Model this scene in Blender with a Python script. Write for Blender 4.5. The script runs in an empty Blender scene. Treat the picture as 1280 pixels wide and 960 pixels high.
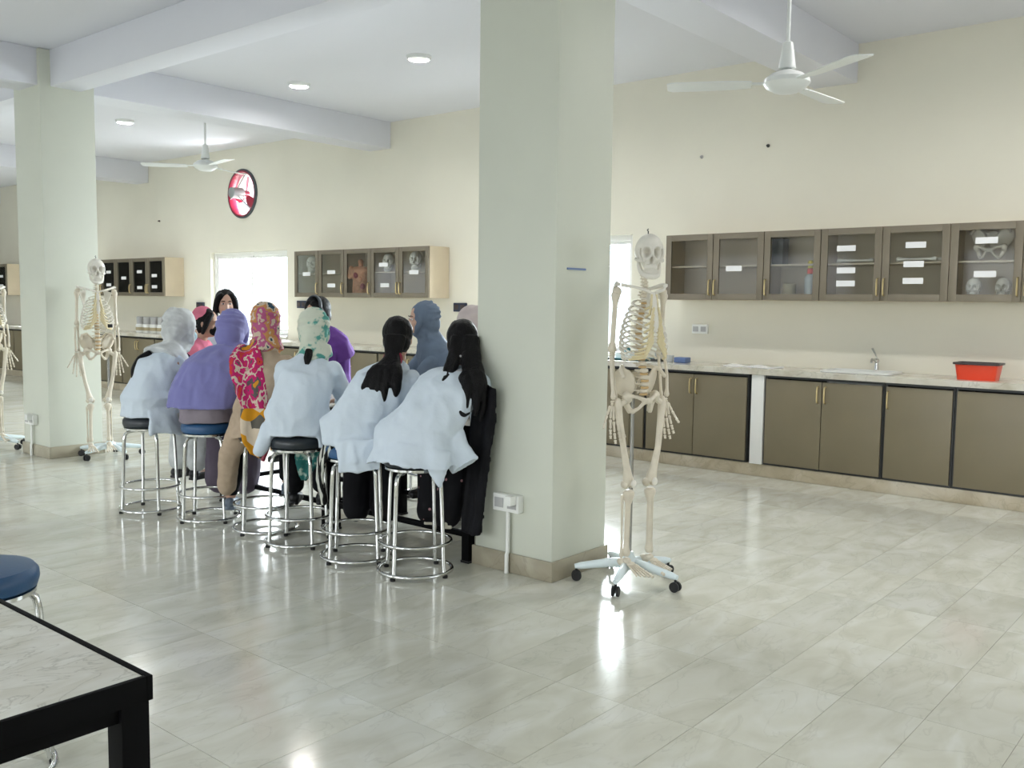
import bpy, bmesh, math, random
import numpy as np
from mathutils import Vector, Matrix, noise

random.seed(7)
PI = math.pi
SC = bpy.context.scene
COL = SC.collection
HC = 1.42                                  # camera height

# ------------------------------------------------------------------ camera
cam_d = bpy.data.cameras.new('camera')
cam = bpy.data.objects.new('camera', cam_d)
COL.objects.link(cam)
cam_d.sensor_width = 36.0
cam_d.lens = 36.0 * 1175.0 / 1280.0
cam_d.clip_start = 0.05
R_ = ((0.7662, -0.0637, 0.6395), (0.6425, 0.0573, -0.7642), (0.0120, 0.9963, 0.0849))
cam.matrix_world = Matrix(((R_[0][0], R_[0][1], R_[0][2], 0), (R_[1][0], R_[1][1], R_[1][2], 0),
                           (R_[2][0], R_[2][1], R_[2][2], HC), (0, 0, 0, 1)))
SC.camera = cam
SC.view_settings.view_transform = 'Standard'
SC.view_settings.look = 'None'
SC.view_settings.gamma = 1.0
SC.view_settings.use_curve_mapping = False
SC.view_settings.exposure = 0.05
SC.cycles.use_denoising = True
SC.cycles.max_bounces = 10
SC.cycles.diffuse_bounces = 6
SC.cycles.transparent_max_bounces = 16
SC.cycles.sample_clamp_indirect = 6.0

# ------------------------------------------------------------------ world
world = bpy.data.worlds.new('sky'); SC.world = world
world.use_nodes = True
wn = world.node_tree.nodes
wn['Background'].inputs['Color'].default_value = (0.86, 0.93, 1.0, 1)
wn['Background'].inputs['Strength'].default_value = 2.2


def area(name, loc, rot, sx, sy, power, col=(1, 1, 1), spread=180):
    d = bpy.data.lights.new(name, 'AREA'); d.shape = 'RECTANGLE'; d.size = sx; d.size_y = sy
    d.energy = power; d.color = col; d.spread = math.radians(spread)
    o = bpy.data.objects.new(name, d); COL.objects.link(o); o.location = loc; o.rotation_euler = rot
    return o


YW = 7.81                                  # inner face of the back wall
YK = 7.31                                  # front of the base cabinets
ZC = 3.56                                  # ceiling
ZB = 3.25                                  # underside of beams
X0, X1, YF = -26.0, 2.6, -4.6              # left wall, right wall, wall behind the camera
WINS = [(-17.90, -16.07), (-12.33, -10.50), (-6.86, -5.03), (-0.98, 0.85)]
WZ = (0.95, 2.11)
DAY = (0.93, 0.97, 1.0)
TILT = math.radians(33)                    # the sky shines in from above
# daylight at the windows of the back wall
for a, b in WINS:
    area('window_daylight', ((a + b) / 2, YW + 0.75, 2.05), (-PI / 2 + TILT, 0, 0), b - a + 0.5, 1.9, 1100 if a < -3 else 60, DAY)
    # unseen upward lamp added in place of sunlit ground, to brighten the ceiling
    area('ground_bounce_lamp', ((a + b) / 2, YW + 2.6, -0.3), (PI, 0, 0), 4.5, 4.0, 110, (1.0, 0.98, 0.94))
# daylight at the windows behind the camera and in the right-hand wall
FWINS = [(-22.0, -19.0), (-16.6, -12.6), (-11.2, -7.2), (-5.6, -1.6), (-0.6, 1.9)]
for a, b in FWINS:
    area('window_daylight', ((a + b) / 2, YF - 0.75, 2.2), (PI / 2 - math.radians(52), 0, 0), b - a, 2.2, 200, DAY, 115)
RWIN = (3.2, 6.9)
area('window_daylight', (X1 + 0.7, sum(RWIN) / 2, 2.1), (0, PI / 2 - TILT, 0), 2.0, RWIN[1] - RWIN[0], 45, DAY)

# ------------------------------------------------------------------ materials
MATS = {}


def mat(name, col, rough=0.5, metal=0.0, var=0.0, vscale=6.0, bump=0.0, bscale=40.0, spec=0.5, coat=0.0, sheen=0.0, trans=None):
    if name in MATS:
        return MATS[name]
    m = bpy.data.materials.new(name); m.use_nodes = True
    nt = m.node_tree; ns = nt.nodes; b = ns['Principled BSDF']
    b.inputs['Base Color'].default_value = (*col, 1)
    b.inputs['Roughness'].default_value = rough
    b.inputs['Metallic'].default_value = metal
    b.inputs['Specular IOR Level'].default_value = spec
    b.inputs['Coat Weight'].default_value = coat
    b.inputs['Sheen Weight'].default_value = sheen
    tc = ns.new('ShaderNodeTexCoord')
    if var > 0:
        n = ns.new('ShaderNodeTexNoise'); n.inputs['Scale'].default_value = vscale; n.inputs['Detail'].default_value = 4
        r = ns.new('ShaderNodeValToRGB')
        r.color_ramp.elements[0].position = 0.3; r.color_ramp.elements[1].position = 0.7
        r.color_ramp.elements[0].color = (*[max(0, c * (1 - var)) for c in col], 1)
        r.color_ramp.elements[1].color = (*[min(1, c * (1 + var)) for c in col], 1)
        nt.links.new(tc.outputs['Object'], n.inputs['Vector'])
        nt.links.new(n.outputs['Fac'], r.inputs['Fac'])
        nt.links.new(r.outputs['Color'], b.inputs['Base Color'])
    if bump > 0:
        n2 = ns.new('ShaderNodeTexNoise'); n2.inputs['Scale'].default_value = bscale; n2.inputs['Detail'].default_value = 3
        bp = ns.new('ShaderNodeBump'); bp.inputs['Strength'].default_value = bump; bp.inputs['Distance'].default_value = 0.01
        nt.links.new(tc.outputs['Object'], n2.inputs['Vector'])
        nt.links.new(n2.outputs['Fac'], bp.inputs['Height'])
        nt.links.new(bp.outputs['Normal'], b.inputs['Normal'])
    MATS[name] = m
    return m


def ramp_mat(name, stops, tex='VORONOI', scale=8.0, rough=0.8, stretch=(1, 1, 1), interp='CONSTANT', out=None, distort=0.0):
    m = bpy.data.materials.new(name); m.use_nodes = True
    nt = m.node_tree; ns = nt.nodes; b = ns['Principled BSDF']; b.inputs['Roughness'].default_value = rough
    b.inputs['Specular IOR Level'].default_value = 0.2
    tc = ns.new('ShaderNodeTexCoord'); mp = ns.new('ShaderNodeMapping'); mp.inputs['Scale'].default_value = stretch
    nt.links.new(tc.outputs['Object'], mp.inputs['Vector'])
    r = ns.new('ShaderNodeValToRGB'); r.color_ramp.interpolation = interp
    els = r.color_ramp.elements
    while len(els) < len(stops):
        els.new(0.5)
    for e, (p, c) in zip(els, stops):
        e.position = p; e.color = (*c, 1)
    if tex == 'VORONOI':
        t = ns.new('ShaderNodeTexVoronoi'); t.inputs['Scale'].default_value = scale
        nt.links.new(mp.outputs['Vector'], t.inputs['Vector'])
        if out == 'Distance':
            nt.links.new(t.outputs['Distance'], r.inputs['Fac'])
        else:
            s = ns.new('ShaderNodeSeparateColor'); nt.links.new(t.outputs['Color'], s.inputs['Color'])
            nt.links.new(s.outputs['Red'], r.inputs['Fac'])
    elif tex == 'WAVE':
        t = ns.new('ShaderNodeTexWave'); t.inputs['Scale'].default_value = scale; t.inputs['Distortion'].default_value = distort
        nt.links.new(mp.outputs['Vector'], t.inputs['Vector']); nt.links.new(t.outputs['Fac'], r.inputs['Fac'])
    else:
        t = ns.new('ShaderNodeTexNoise'); t.inputs['Scale'].default_value = scale; t.inputs['Detail'].default_value = 3
        nt.links.new(mp.outputs['Vector'], t.inputs['Vector']); nt.links.new(t.outputs['Fac'], r.inputs['Fac'])
    nt.links.new(r.outputs['Color'], b.inputs['Base Color'])
    MATS[name] = m
    return m


def pane_mat(name, tint, gloss=0.12, rough=0.03):
    m = bpy.data.materials.new(name); m.use_nodes = True
    nt = m.node_tree; ns = nt.nodes; ns.clear()
    o = ns.new('ShaderNodeOutputMaterial'); mx = ns.new('ShaderNodeMixShader')
    t = ns.new('ShaderNodeBsdfTransparent'); t.inputs['Color'].default_value = (*tint, 1)
    g = ns.new('ShaderNodeBsdfGlossy'); g.inputs['Roughness'].default_value = rough
    lw = ns.new('ShaderNodeLayerWeight'); lw.inputs['Blend'].default_value = gloss
    nt.links.new(lw.outputs['Fresnel'], mx.inputs['Fac'])
    nt.links.new(t.outputs[0], mx.inputs[1]); nt.links.new(g.outputs[0], mx.inputs[2]); nt.links.new(mx.outputs[0], o.inputs[0])
    MATS[name] = m
    return m


def marble_mat(name, base, dark, light, rough, world_coord, vein=0.5, tile=True, spec=0.5, k=1.0):
    m = bpy.data.materials.new(name); m.use_nodes = True
    nt = m.node_tree; ns = nt.nodes; b = ns['Principled BSDF']; L = nt.links.new
    b.inputs['Roughness'].default_value = rough
    b.inputs['Specular IOR Level'].default_value = spec
    geo = ns.new('ShaderNodeNewGeometry'); tc = ns.new('ShaderNodeTexCoord')
    add = ns.new('ShaderNodeVectorMath'); add.operation = 'ADD'
    L((geo.outputs['Position'] if world_coord else tc.outputs['Object']), add.inputs[0])
    if tile:
        oi = ns.new('ShaderNodeObjectInfo')
        s = ns.new('ShaderNodeMath'); s.operation = 'ADD'
        L(oi.outputs['Random'], s.inputs[0]); L(geo.outputs['Random Per Island'], s.inputs[1])
        wnz = ns.new('ShaderNodeTexWhiteNoise'); wnz.noise_dimensions = '1D'
        mul = ns.new('ShaderNodeMath'); mul.operation = 'MULTIPLY'; mul.inputs[1].default_value = 913.0
        L(s.outputs[0], mul.inputs[0]); L(mul.outputs[0], wnz.inputs['W'])
        sc = ns.new('ShaderNodeVectorMath'); sc.operation = 'SCALE'; sc.inputs['Scale'].default_value = 30.0
        L(wnz.outputs['Color'], sc.inputs[0]); L(sc.outputs[0], add.inputs[1])
    mp = ns.new('ShaderNodeMapping'); mp.inputs['Scale'].default_value = (k, 0.45 * k, k); mp.inputs['Rotation'].default_value = (0, 0, 0.35)
    L(add.outputs[0], mp.inputs['Vector'])
    n1 = ns.new('ShaderNodeTexNoise'); n1.inputs['Scale'].default_value = 4.5; n1.inputs['Detail'].default_value = 6; n1.inputs['Distortion'].default_value = 0.8
    L(mp.outputs[0], n1.inputs['Vector'])
    r1 = ns.new('ShaderNodeValToRGB')
    e = r1.color_ramp.elements; e[0].position = 0.33; e[0].color = (*dark, 1); e[1].position = 0.68; e[1].color = (*light, 1)
    k = e.new(0.5); k.color = (*base, 1)
    L(n1.outputs['Fac'], r1.inputs['Fac'])
    # thin veins
    n2 = ns.new('ShaderNodeTexNoise'); n2.inputs['Scale'].default_value = 3.2; n2.inputs['Detail'].default_value = 7; n2.inputs['Distortion'].default_value = 1.6
    L(mp.outputs[0], n2.inputs['Vector'])
    r2 = ns.new('ShaderNodeValToRGB'); q = r2.color_ramp.elements
    q[0].position = 0.485; q[0].color = (0, 0, 0, 1); q[1].position = 0.515; q[1].color = (0, 0, 0, 1)
    kk = q.new(0.5); kk.color = (1, 1, 1, 1)
    L(n2.outputs['Fac'], r2.inputs['Fac'])
    vm = ns.new('ShaderNodeMath'); vm.operation = 'MULTIPLY'; vm.inputs[1].default_value = vein
    L(r2.outputs['Color'], vm.inputs[0])
    mx = ns.new('ShaderNodeMix'); mx.data_type = 'RGBA'
    L(vm.outputs[0], mx.inputs['Factor']); L(r1.outputs['Color'], mx.inputs['A']); mx.inputs['B'].default_value = (*[c * 0.62 for c in dark], 1)
    last = mx.outputs['Result']
    if tile:
        hv = ns.new('ShaderNodeHueSaturation')
        mr = ns.new('ShaderNodeMapRange'); mr.inputs['To Min'].default_value = 0.95; mr.inputs['To Max'].default_value = 1.05
        L(wnz.outputs['Value'], mr.inputs['Value']); L(mr.outputs[0], hv.inputs['Value']); L(last, hv.inputs['Color'])
        last = hv.outputs['Color']
    L(last, b.inputs['Base Color'])
    MATS[name] = m
    return m


mat('wall_paint', (0.745, 0.717, 0.615), 0.62, var=0.03, vscale=1.2, bump=0.03, bscale=25, spec=0.3)
mat('column_paint', (0.61, 0.63, 0.55), 0.5, var=0.03, vscale=1.5, bump=0.03, bscale=30, spec=0.35)
mat('ceiling_paint', (0.69, 0.70, 0.755), 0.75, var=0.015, vscale=0.8)
mat('white_frame', (0.82, 0.82, 0.80), 0.35, var=0.02)
mat('white_plastic', (0.80, 0.81, 0.78), 0.3, var=0.02)
mat('grout', (0.40, 0.38, 0.32), 0.7, var=0.1)
marble_mat('floor_marble', (0.615, 0.61, 0.53), (0.55, 0.54, 0.455), (0.67, 0.67, 0.61), 0.13, True, vein=0.22, k=1.5)
marble_mat('worktop_marble', (0.60, 0.57, 0.49), (0.50, 0.46, 0.37), (0.68, 0.66, 0.60), 0.16, False, tile=False, vein=0.4)
marble_mat('table_marble', (0.68, 0.665, 0.60), (0.61, 0.59, 0.51), (0.75, 0.745, 0.69), 0.25, False, tile=False, vein=0.55, k=3.2)
marble_mat('skirting_stone', (0.36, 0.325, 0.245), (0.29, 0.26, 0.19), (0.43, 0.40, 0.31), 0.3, True, tile=False, vein=0.3)
marble_mat('plinth_stone', (0.48, 0.42, 0.31), (0.40, 0.34, 0.24), (0.55, 0.50, 0.40), 0.3, True, tile=False, vein=0.3)
mat('door_laminate', (0.20, 0.168, 0.105), 0.38, var=0.05, vscale=3, bump=0.02, bscale=60)
mat('door_frame', (0.20, 0.17, 0.125), 0.35, metal=0.25, var=0.04)
mat('carcass', (0.58, 0.49, 0.36), 0.5, var=0.05, vscale=4)
mat('dark_edge', (0.028, 0.03, 0.03), 0.4, var=0.1)
mat('brass', (0.62, 0.50, 0.27), 0.28, metal=0.9, var=0.05)
pane_mat('cabinet_glass', (0.94, 0.955, 0.955), 0.2, 0.06)
pane_mat('window_glass', (0.93, 0.96, 0.97), 0.06)
mat('paper', (0.86, 0.86, 0.87), 0.7, var=0.02)
mat('black_metal', (0.0025, 0.0025, 0.003), 0.55, var=0.1, bump=0.02, spec=0.08)
mat('chrome', (0.66, 0.67, 0.66), 0.13, metal=1.0, var=0.03)
mat('seat_black', (0.012, 0.018, 0.024), 0.32, var=0.1, bump=0.05, bscale=120)
mat('seat_blue', (0.015, 0.075, 0.19), 0.36, var=0.1, bump=0.05, bscale=120)
mat('rubber', (0.01, 0.01, 0.011), 0.6, var=0.1)
mat('bone', (0.66, 0.60, 0.49), 0.45, var=0.07, vscale=18, bump=0.08, bscale=60)
mat('bone_white', (0.72, 0.69, 0.62), 0.45, var=0.05, vscale=18, bump=0.05, bscale=60)
mat('cartilage', (0.66, 0.57, 0.35), 0.45, var=0.06, vscale=20)
mat('disc_cartilage', (0.55, 0.38, 0.18), 0.5, var=0.08, vscale=20)
mat('stand_white', (0.70, 0.79, 0.82), 0.3, var=0.02)
mat('pole_steel', (0.35, 0.35, 0.34), 0.25, metal=0.9, var=0.03)
mat('red_plastic', (0.78, 0.06, 0.02), 0.32, var=0.04)
mat('dark_plastic', (0.04, 0.025, 0.025), 0.4, var=0.08)
mat('fan_red', (0.22, 0.010, 0.032), 0.4, var=0.06)
mat('fan_white', (0.74, 0.76, 0.75), 0.35, var=0.02)
mat('motor_grey', (0.30, 0.33, 0.33), 0.4, metal=0.3, var=0.05)
mat('navy_plastic', (0.012, 0.02, 0.05), 0.35, var=0.08)
mat('grey_plastic', (0.42, 0.42, 0.42), 0.4, var=0.05)
mat('teal_plastic', (0.03, 0.14, 0.17), 0.4, var=0.05)
mat('blue_plastic', (0.10, 0.16, 0.33), 0.4, var=0.05)
mat('yellow_plastic', (0.70, 0.55, 0.03), 0.35, var=0.05)
mat('terracotta', (0.52, 0.25, 0.14), 0.5, var=0.25, vscale=25)
mat('cardboard', (0.42, 0.36, 0.22), 0.6, var=0.05)
mat('clear_bottle', (0.55, 0.58, 0.57), 0.15, var=0.04)
# clothing and people
mat('skin', (0.43, 0.255, 0.175), 0.5, var=0.05, vscale=15)
mat('skin_light', (0.52, 0.33, 0.245), 0.5, var=0.05, vscale=15)
mat('lips', (0.38, 0.12, 0.11), 0.45, var=0.05)
mat('eye_white', (0.7, 0.68, 0.66), 0.25, var=0.02)
mat('eye_dark', (0.012, 0.008, 0.006), 0.15, var=0.05)
mat('hair_black', (0.0045, 0.004, 0.0045), 0.5, var=0.2, vscale=60, bump=0.5, bscale=140, spec=0.16)
mat('coat_white', (0.60, 0.675, 0.755), 0.8, var=0.02, vscale=5, bump=0.55, bscale=13, spec=0.2, sheen=0.1)
mat('scarf_white', (0.58, 0.60, 0.60), 0.8, var=0.16, vscale=14, bump=0.2, bscale=30, spec=0.2)
mat('scarf_cream', (0.62, 0.58, 0.52), 0.8, var=0.06, vscale=14, bump=0.2, bscale=30, spec=0.2)
mat('lavender', (0.20, 0.20, 0.44), 0.8, var=0.06, vscale=6, bump=0.2, bscale=28, spec=0.2, sheen=0.2)
mat('mauve', (0.27, 0.235, 0.27), 0.8, var=0.06, vscale=9, bump=0.15, bscale=30, spec=0.2)
mat('mauve_dark', (0.105, 0.085, 0.115), 0.8, var=0.08, vscale=9, bump=0.2, bscale=30, spec=0.2)
mat('beige_cloth', (0.43, 0.335, 0.245), 0.8, var=0.07, vscale=30, bump=0.2, bscale=30, spec=0.2)
mat('black_cloth', (0.006, 0.006, 0.008), 0.8, var=0.2, vscale=12, bump=0.2, bscale=30, spec=0.2)
mat('navy_cloth', (0.02, 0.022, 0.05), 0.8, var=0.15, vscale=12, bump=0.2, bscale=30, spec=0.2)
mat('purple_cloth', (0.11, 0.04, 0.22), 0.8, var=0.1, vscale=12, bump=0.2, bscale=30, spec=0.2)
mat('pink_cloth', (0.62, 0.17, 0.25), 0.8, var=0.1, vscale=12, bump=0.2, bscale=30, spec=0.2)
mat('slate_cloth', (0.125, 0.165, 0.225), 0.8, var=0.08, vscale=10, bump=0.2, bscale=28, spec=0.2)
mat('pale_pink_cloth', (0.50, 0.43, 0.42), 0.8, var=0.06, vscale=10, bump=0.2, bscale=28, spec=0.2)
mat('mask_blue', (0.42, 0.58, 0.64), 0.8, var=0.04)
mat('shoe_slate', (0.10, 0.13, 0.17), 0.5, var=0.1)
mat('shoe_cream', (0.55, 0.52, 0.43), 0.5, var=0.06)
mat('shoe_black', (0.01, 0.01, 0.012), 0.4, var=0.1)
mat('grey_band', (0.05, 0.06, 0.07), 0.6, var=0.1)
ramp_mat('floral_print', [(0.0, (0.03, 0.02, 0.03)), (0.36, (0.55, 0.05, 0.04)), (0.43, (0.48, 0.02, 0.13)), (0.49, (0.60, 0.50, 0.40)), (0.525, (0.50, 0.02, 0.14)),
                          (0.58, (0.10, 0.09, 0.09)), (0.63, (0.60, 0.26, 0.02))], tex='NOISE', scale=11, stretch=(1, 1, 0.6))
ramp_mat('floral_head', [(0.0, (0.015, 0.05, 0.09)), (0.37, (0.55, 0.45, 0.35)), (0.44, (0.42, 0.10, 0.22)), (0.50, (0.50, 0.24, 0.09)), (0.57, (0.55, 0.46, 0.36)),
                         (0.62, (0.02, 0.05, 0.08))], tex='NOISE', scale=11, stretch=(1, 1, 0.7))
ramp_mat('mustard_print', [(0.0, (0.60, 0.27, 0.015)), (0.62, (0.12, 0.11, 0.09)), (0.80, (0.60, 0.27, 0.015)), (0.92, (0.62, 0.52, 0.4))], scale=11)
ramp_mat('green_print', [(0.0, (0.03, 0.22, 0.20)), (0.40, (0.10, 0.33, 0.28)), (0.46, (0.58, 0.62, 0.52)), (1.0, (0.62, 0.64, 0.55))], tex='NOISE', scale=16, interp='LINEAR')
ramp_mat('teal_print', [(0.0, (0.01, 0.05, 0.05)), (0.5, (0.02, 0.13, 0.12)), (0.62, (0.35, 0.45, 0.38)), (1.0, (0.4, 0.48, 0.4))], tex='NOISE', scale=22, interp='LINEAR')
ramp_mat('zebra_print', [(0.0, (0.008, 0.008, 0.008)), (0.55, (0.55, 0.56, 0.50))], tex='WAVE', scale=9, distort=7, stretch=(1, 1, 0.6))
ramp_mat('dotted_black', [(0.0, (0.40, 0.22, 0.24)), (0.13, (0.006, 0.006, 0.008))], scale=17, out='Distance')


# ------------------------------------------------------------------ mesh helpers
def V(*a):
    return np.array(a, float)


class MB:
    def __init__(s):
        s.v = []; s.f = []

    def add(s, verts, faces):
        o = len(s.v); s.v.extend([tuple(map(float, p)) for p in verts]); s.f.extend([tuple(i + o for i in f) for f in faces]); return s

    def box(s, lo, hi):
        x0, y0, z0 = lo; x1, y1, z1 = hi
        return s.add([(x0, y0, z0), (x1, y0, z0), (x1, y1, z0), (x0, y1, z0), (x0, y0, z1), (x1, y0, z1), (x1, y1, z1), (x0, y1, z1)],
                     [(3, 2, 1, 0), (4, 5, 6, 7), (0, 1, 5, 4), (1, 2, 6, 5), (2, 3, 7, 6), (3, 0, 4, 7)])

    def loft(s, rings, cap=True, closed=False):
        n = len(rings[0]); o = 0; vs = []; fs = []
        for r in rings:
            vs.extend(r)
        m = len(rings)
        for i in range(m if closed else m - 1):
            a = i * n; b = ((i + 1) % m) * n
            for j in range(n):
                k = (j + 1) % n
                fs.append((a + j, a + k, b + k, b + j))
        if cap and not closed:
            fs.append(tuple(range(n - 1, -1, -1))); fs.append(tuple((m - 1) * n + j for j in range(n)))
        return s.add(vs, fs)

    def tube(s, pts, rad, n=10, closed=False, flat=1.0, up=None):
        pts = [np.array(p, float) for p in pts]; m = len(pts)
        if not hasattr(rad, '__len__'):
            rad = [rad] * m
        rings = []; prev = None
        for i in range(m):
            if closed:
                t = pts[(i + 1) % m] - pts[i - 1]
            else:
                t = pts[min(i + 1, m - 1)] - pts[max(i - 1, 0)]
            t = t / (np.linalg.norm(t) + 1e-9)
            if up is not None:
                a = np.cross(np.array(up, float), t)
                if np.linalg.norm(a) < 1e-4:
                    a = np.cross(V(1, 0, 0), t)
            elif prev is None:
                a = np.cross(t, V(0, 0, 1) if abs(t[2]) < 0.9 else V(1, 0, 0))
            else:
                a = prev - t * (prev @ t)
            a = a / (np.linalg.norm(a) + 1e-9); b = np.cross(t, a); prev = a
            rings.append([pts[i] + rad[i] * (math.cos(q) * a + flat * math.sin(q) * b) for q in [2 * PI * k / n for k in range(n)]])
        return s.loft(rings, True, closed)

    def cyl(s, p0, p1, r0, r1=None, n=16):
        return s.tube([p0, p1], [r0, r0 if r1 is None else r1], n)

    def ell(s, c, r, nu=16, nv=10, M=None):
        c = np.array(c, float); vs = []; fs = []
        M = np.eye(3) if M is None else np.array(M)
        for i in range(1, nv):
            th = PI * i / nv
            for j in range(nu):
                ph = 2 * PI * j / nu
                vs.append(c + M @ V(r[0] * math.sin(th) * math.cos(ph), r[1] * math.sin(th) * math.sin(ph), r[2] * math.cos(th)))
        vs.append(c + M @ V(0, 0, r[2])); vs.append(c + M @ V(0, 0, -r[2]))
        T = len(vs) - 2; B = T + 1
        for i in range(nv - 2):
            for j in range(nu):
                k = (j + 1) % nu
                fs.append((i * nu + j, (i + 1) * nu + j, (i + 1) * nu + k, i * nu + k))
        for j in range(nu):
            k = (j + 1) % nu
            fs.append((T, j, k)); fs.append((B, (nv - 2) * nu + k, (nv - 2) * nu + j))
        return s.add(vs, fs)

    def cap(s, p0, p1, r0, r1, n=12):
        s.tube([p0, p1], [r0, r1], n); s.ell(p0, (r0,) * 3, n, 8); s.ell(p1, (r1,) * 3, n, 8); return s

    def chain(s, pts, rads, n=12):
        for i in range(len(pts) - 1):
            s.cap(pts[i], pts[i + 1], rads[i], rads[i + 1], n)
        return s

    def lathe(s, prof, n=24, c=(0, 0, 0)):
        rings = [[(c[0] + r * math.cos(2 * PI * k / n), c[1] + r * math.sin(2 * PI * k / n), c[2] + z) for k in range(n)] for r, z in prof]
        return s.loft(rings)

    def torus(s, c, R, r, n=40, m=10, axis='z'):
        pts = []
        for k in range(n):
            a = 2 * PI * k / n
            q = (R * math.cos(a), R * math.sin(a), 0) if axis == 'z' else (R * math.cos(a), 0, R * math.sin(a))
            pts.append((c[0] + q[0], c[1] + q[1], c[2] + q[2]))
        return s.tube(pts, r, m, closed=True, up=(0, 0, 1) if axis == 'z' else (0, 1, 0))

    def xf(s, M):
        M = Matrix(M); s.v = [tuple(M @ Vector(p)) for p in s.v]; return s

    def mesh(s, name, mt=None, smooth=True, ang=38):
        me = bpy.data.meshes.new(name); me.from_pydata(s.v, [], s.f); me.validate()
        bm = bmesh.new(); bm.from_mesh(me); bmesh.ops.recalc_face_normals(bm, faces=bm.faces); bm.to_mesh(me); bm.free()
        if smooth and len(me.polygons):
            me.polygons.foreach_set('use_smooth', [True] * len(me.polygons)); me.set_sharp_from_angle(angle=math.radians(ang))
        if mt:
            me.materials.append(MATS[mt])
        return me

    def build(s, name, mt, parent=None, smooth=True, bevel=0.0, ang=38, seg=2):
        me = s.mesh(name, mt, smooth, ang)
        if bevel > 0:
            bm = bmesh.new(); bm.from_mesh(me)
            es = [e for e in bm.edges if len(e.link_faces) == 2 and e.calc_face_angle(0) > 0.6]
            bmesh.ops.bevel(bm, geom=es, offset=bevel, segments=seg, profile=0.6, affect='EDGES', clamp_overlap=True)
            bm.to_mesh(me); bm.free()
            me.polygons.foreach_set('use_smooth', [True] * len(me.polygons)); me.set_sharp_from_angle(angle=math.radians(50))
        return obj(name, me, parent)


def obj(name, me, parent=None):
    o = bpy.data.objects.new(name, me); COL.objects.link(o)
    if parent is not None:
        o.parent = parent
    return o


def tag(o, label=None, cat=None, group=None, kind=None):
    if label: o['label'] = label
    if cat: o['category'] = cat
    if group: o['group'] = group
    if kind: o['kind'] = kind
    return o


def thing(name, label, cat, loc=(0, 0, 0), rz=0.0, group=None, scale=1.0):
    o = bpy.data.objects.new(name, None); COL.objects.link(o); o.empty_display_size = 0.1
    o.location = loc; o.rotation_euler = (0, 0, rz); o.scale = (scale,) * 3
    return tag(o, label, cat, group)


def children(o):
    return [c for c in bpy.data.objects if c.parent == o]


KIDS = {}


def copy_tree(root, loc, rz, label=None, scale=1.0):
    def rec(o, par):
        c = o.copy(); COL.objects.link(c); c.parent = par
        for k in KIDS[o.name]:
            rec(k, c)
        return c
    KIDS.clear()
    for o in bpy.data.objects:
        KIDS.setdefault(o.name, [])
    for o in list(bpy.data.objects):
        if o.parent:
            KIDS[o.parent.name].append(o)
    r = rec(root, None); r.location = loc; r.rotation_euler = (0, 0, rz); r.scale = (scale,) * 3
    if label: r['label'] = label
    return r


def remesh(name, mb, voxel, mt, parent, smooth_it=4, wrinkle=0.0, wfreq=9.0, wstretch=(1, 1, 0.45), seed=0.0):
    me = mb.mesh(name + '_raw', None, False)
    tmp = bpy.data.objects.new('tmp', me); COL.objects.link(tmp)
    r = tmp.modifiers.new('r', 'REMESH'); r.mode = 'VOXEL'; r.voxel_size = voxel
    if smooth_it:
        sm = tmp.modifiers.new('s', 'SMOOTH'); sm.iterations = smooth_it; sm.factor = 0.5
    dg = bpy.context.evaluated_depsgraph_get()
    out = bpy.data.meshes.new_from_object(tmp.evaluated_get(dg)); out.name = name
    bpy.data.objects.remove(tmp); bpy.data.meshes.remove(me)
    if wrinkle > 0:
        nrm = [v.normal.copy() for v in out.vertices]
        for v, nn in zip(out.vertices, nrm):
            p = Vector((v.co.x * wstretch[0] * wfreq + seed, v.co.y * wstretch[1] * wfreq + seed * 2, v.co.z * wstretch[2] * wfreq))
            h = noise.noise(p) + 0.9 * (0.3 - abs(noise.noise(p * 1.6 + Vector((5.3, 1.7, 2.9)))))
            v.co += nn * (h * wrinkle)
    out.polygons.foreach_set('use_smooth', [True] * len(out.polygons))
    out.materials.clear(); out.materials.append(MATS[mt])
    return obj(name, out, parent)


def rotz(a):
    c, s_ = math.cos(a), math.sin(a)
    return np.array([[c, -s_, 0], [s_, c, 0], [0, 0, 1]])


def rotx(a):
    c, s_ = math.cos(a), math.sin(a)
    return np.array([[1, 0, 0], [0, c, -s_], [0, s_, c]])


def roty(a):
    c, s_ = math.cos(a), math.sin(a)
    return np.array([[c, 0, s_], [0, 1, 0], [-s_, 0, c]])


def struct(o):
    o['kind'] = 'structure'; return o


# =================================================================== THE ROOM
# ---- floor with single tiles
floor = struct(MB().box((X0, YF, -0.12), (X1, YW + 0.05, -0.002)).build('floor', 'grout', smooth=False))
TW, TL, GX, GY = 0.2885, 0.591, -1.4925, 1.574
CAMR = np.array(R_)


def depth_px(p):
    c = CAMR.T @ (np.array(p, float) - V(0, 0, HC)); z = -c[2]
    if z < 0.3: return None
    return 640 + 1175 * c[0] / z, 480 - 1175 * c[1] / z, z


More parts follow.
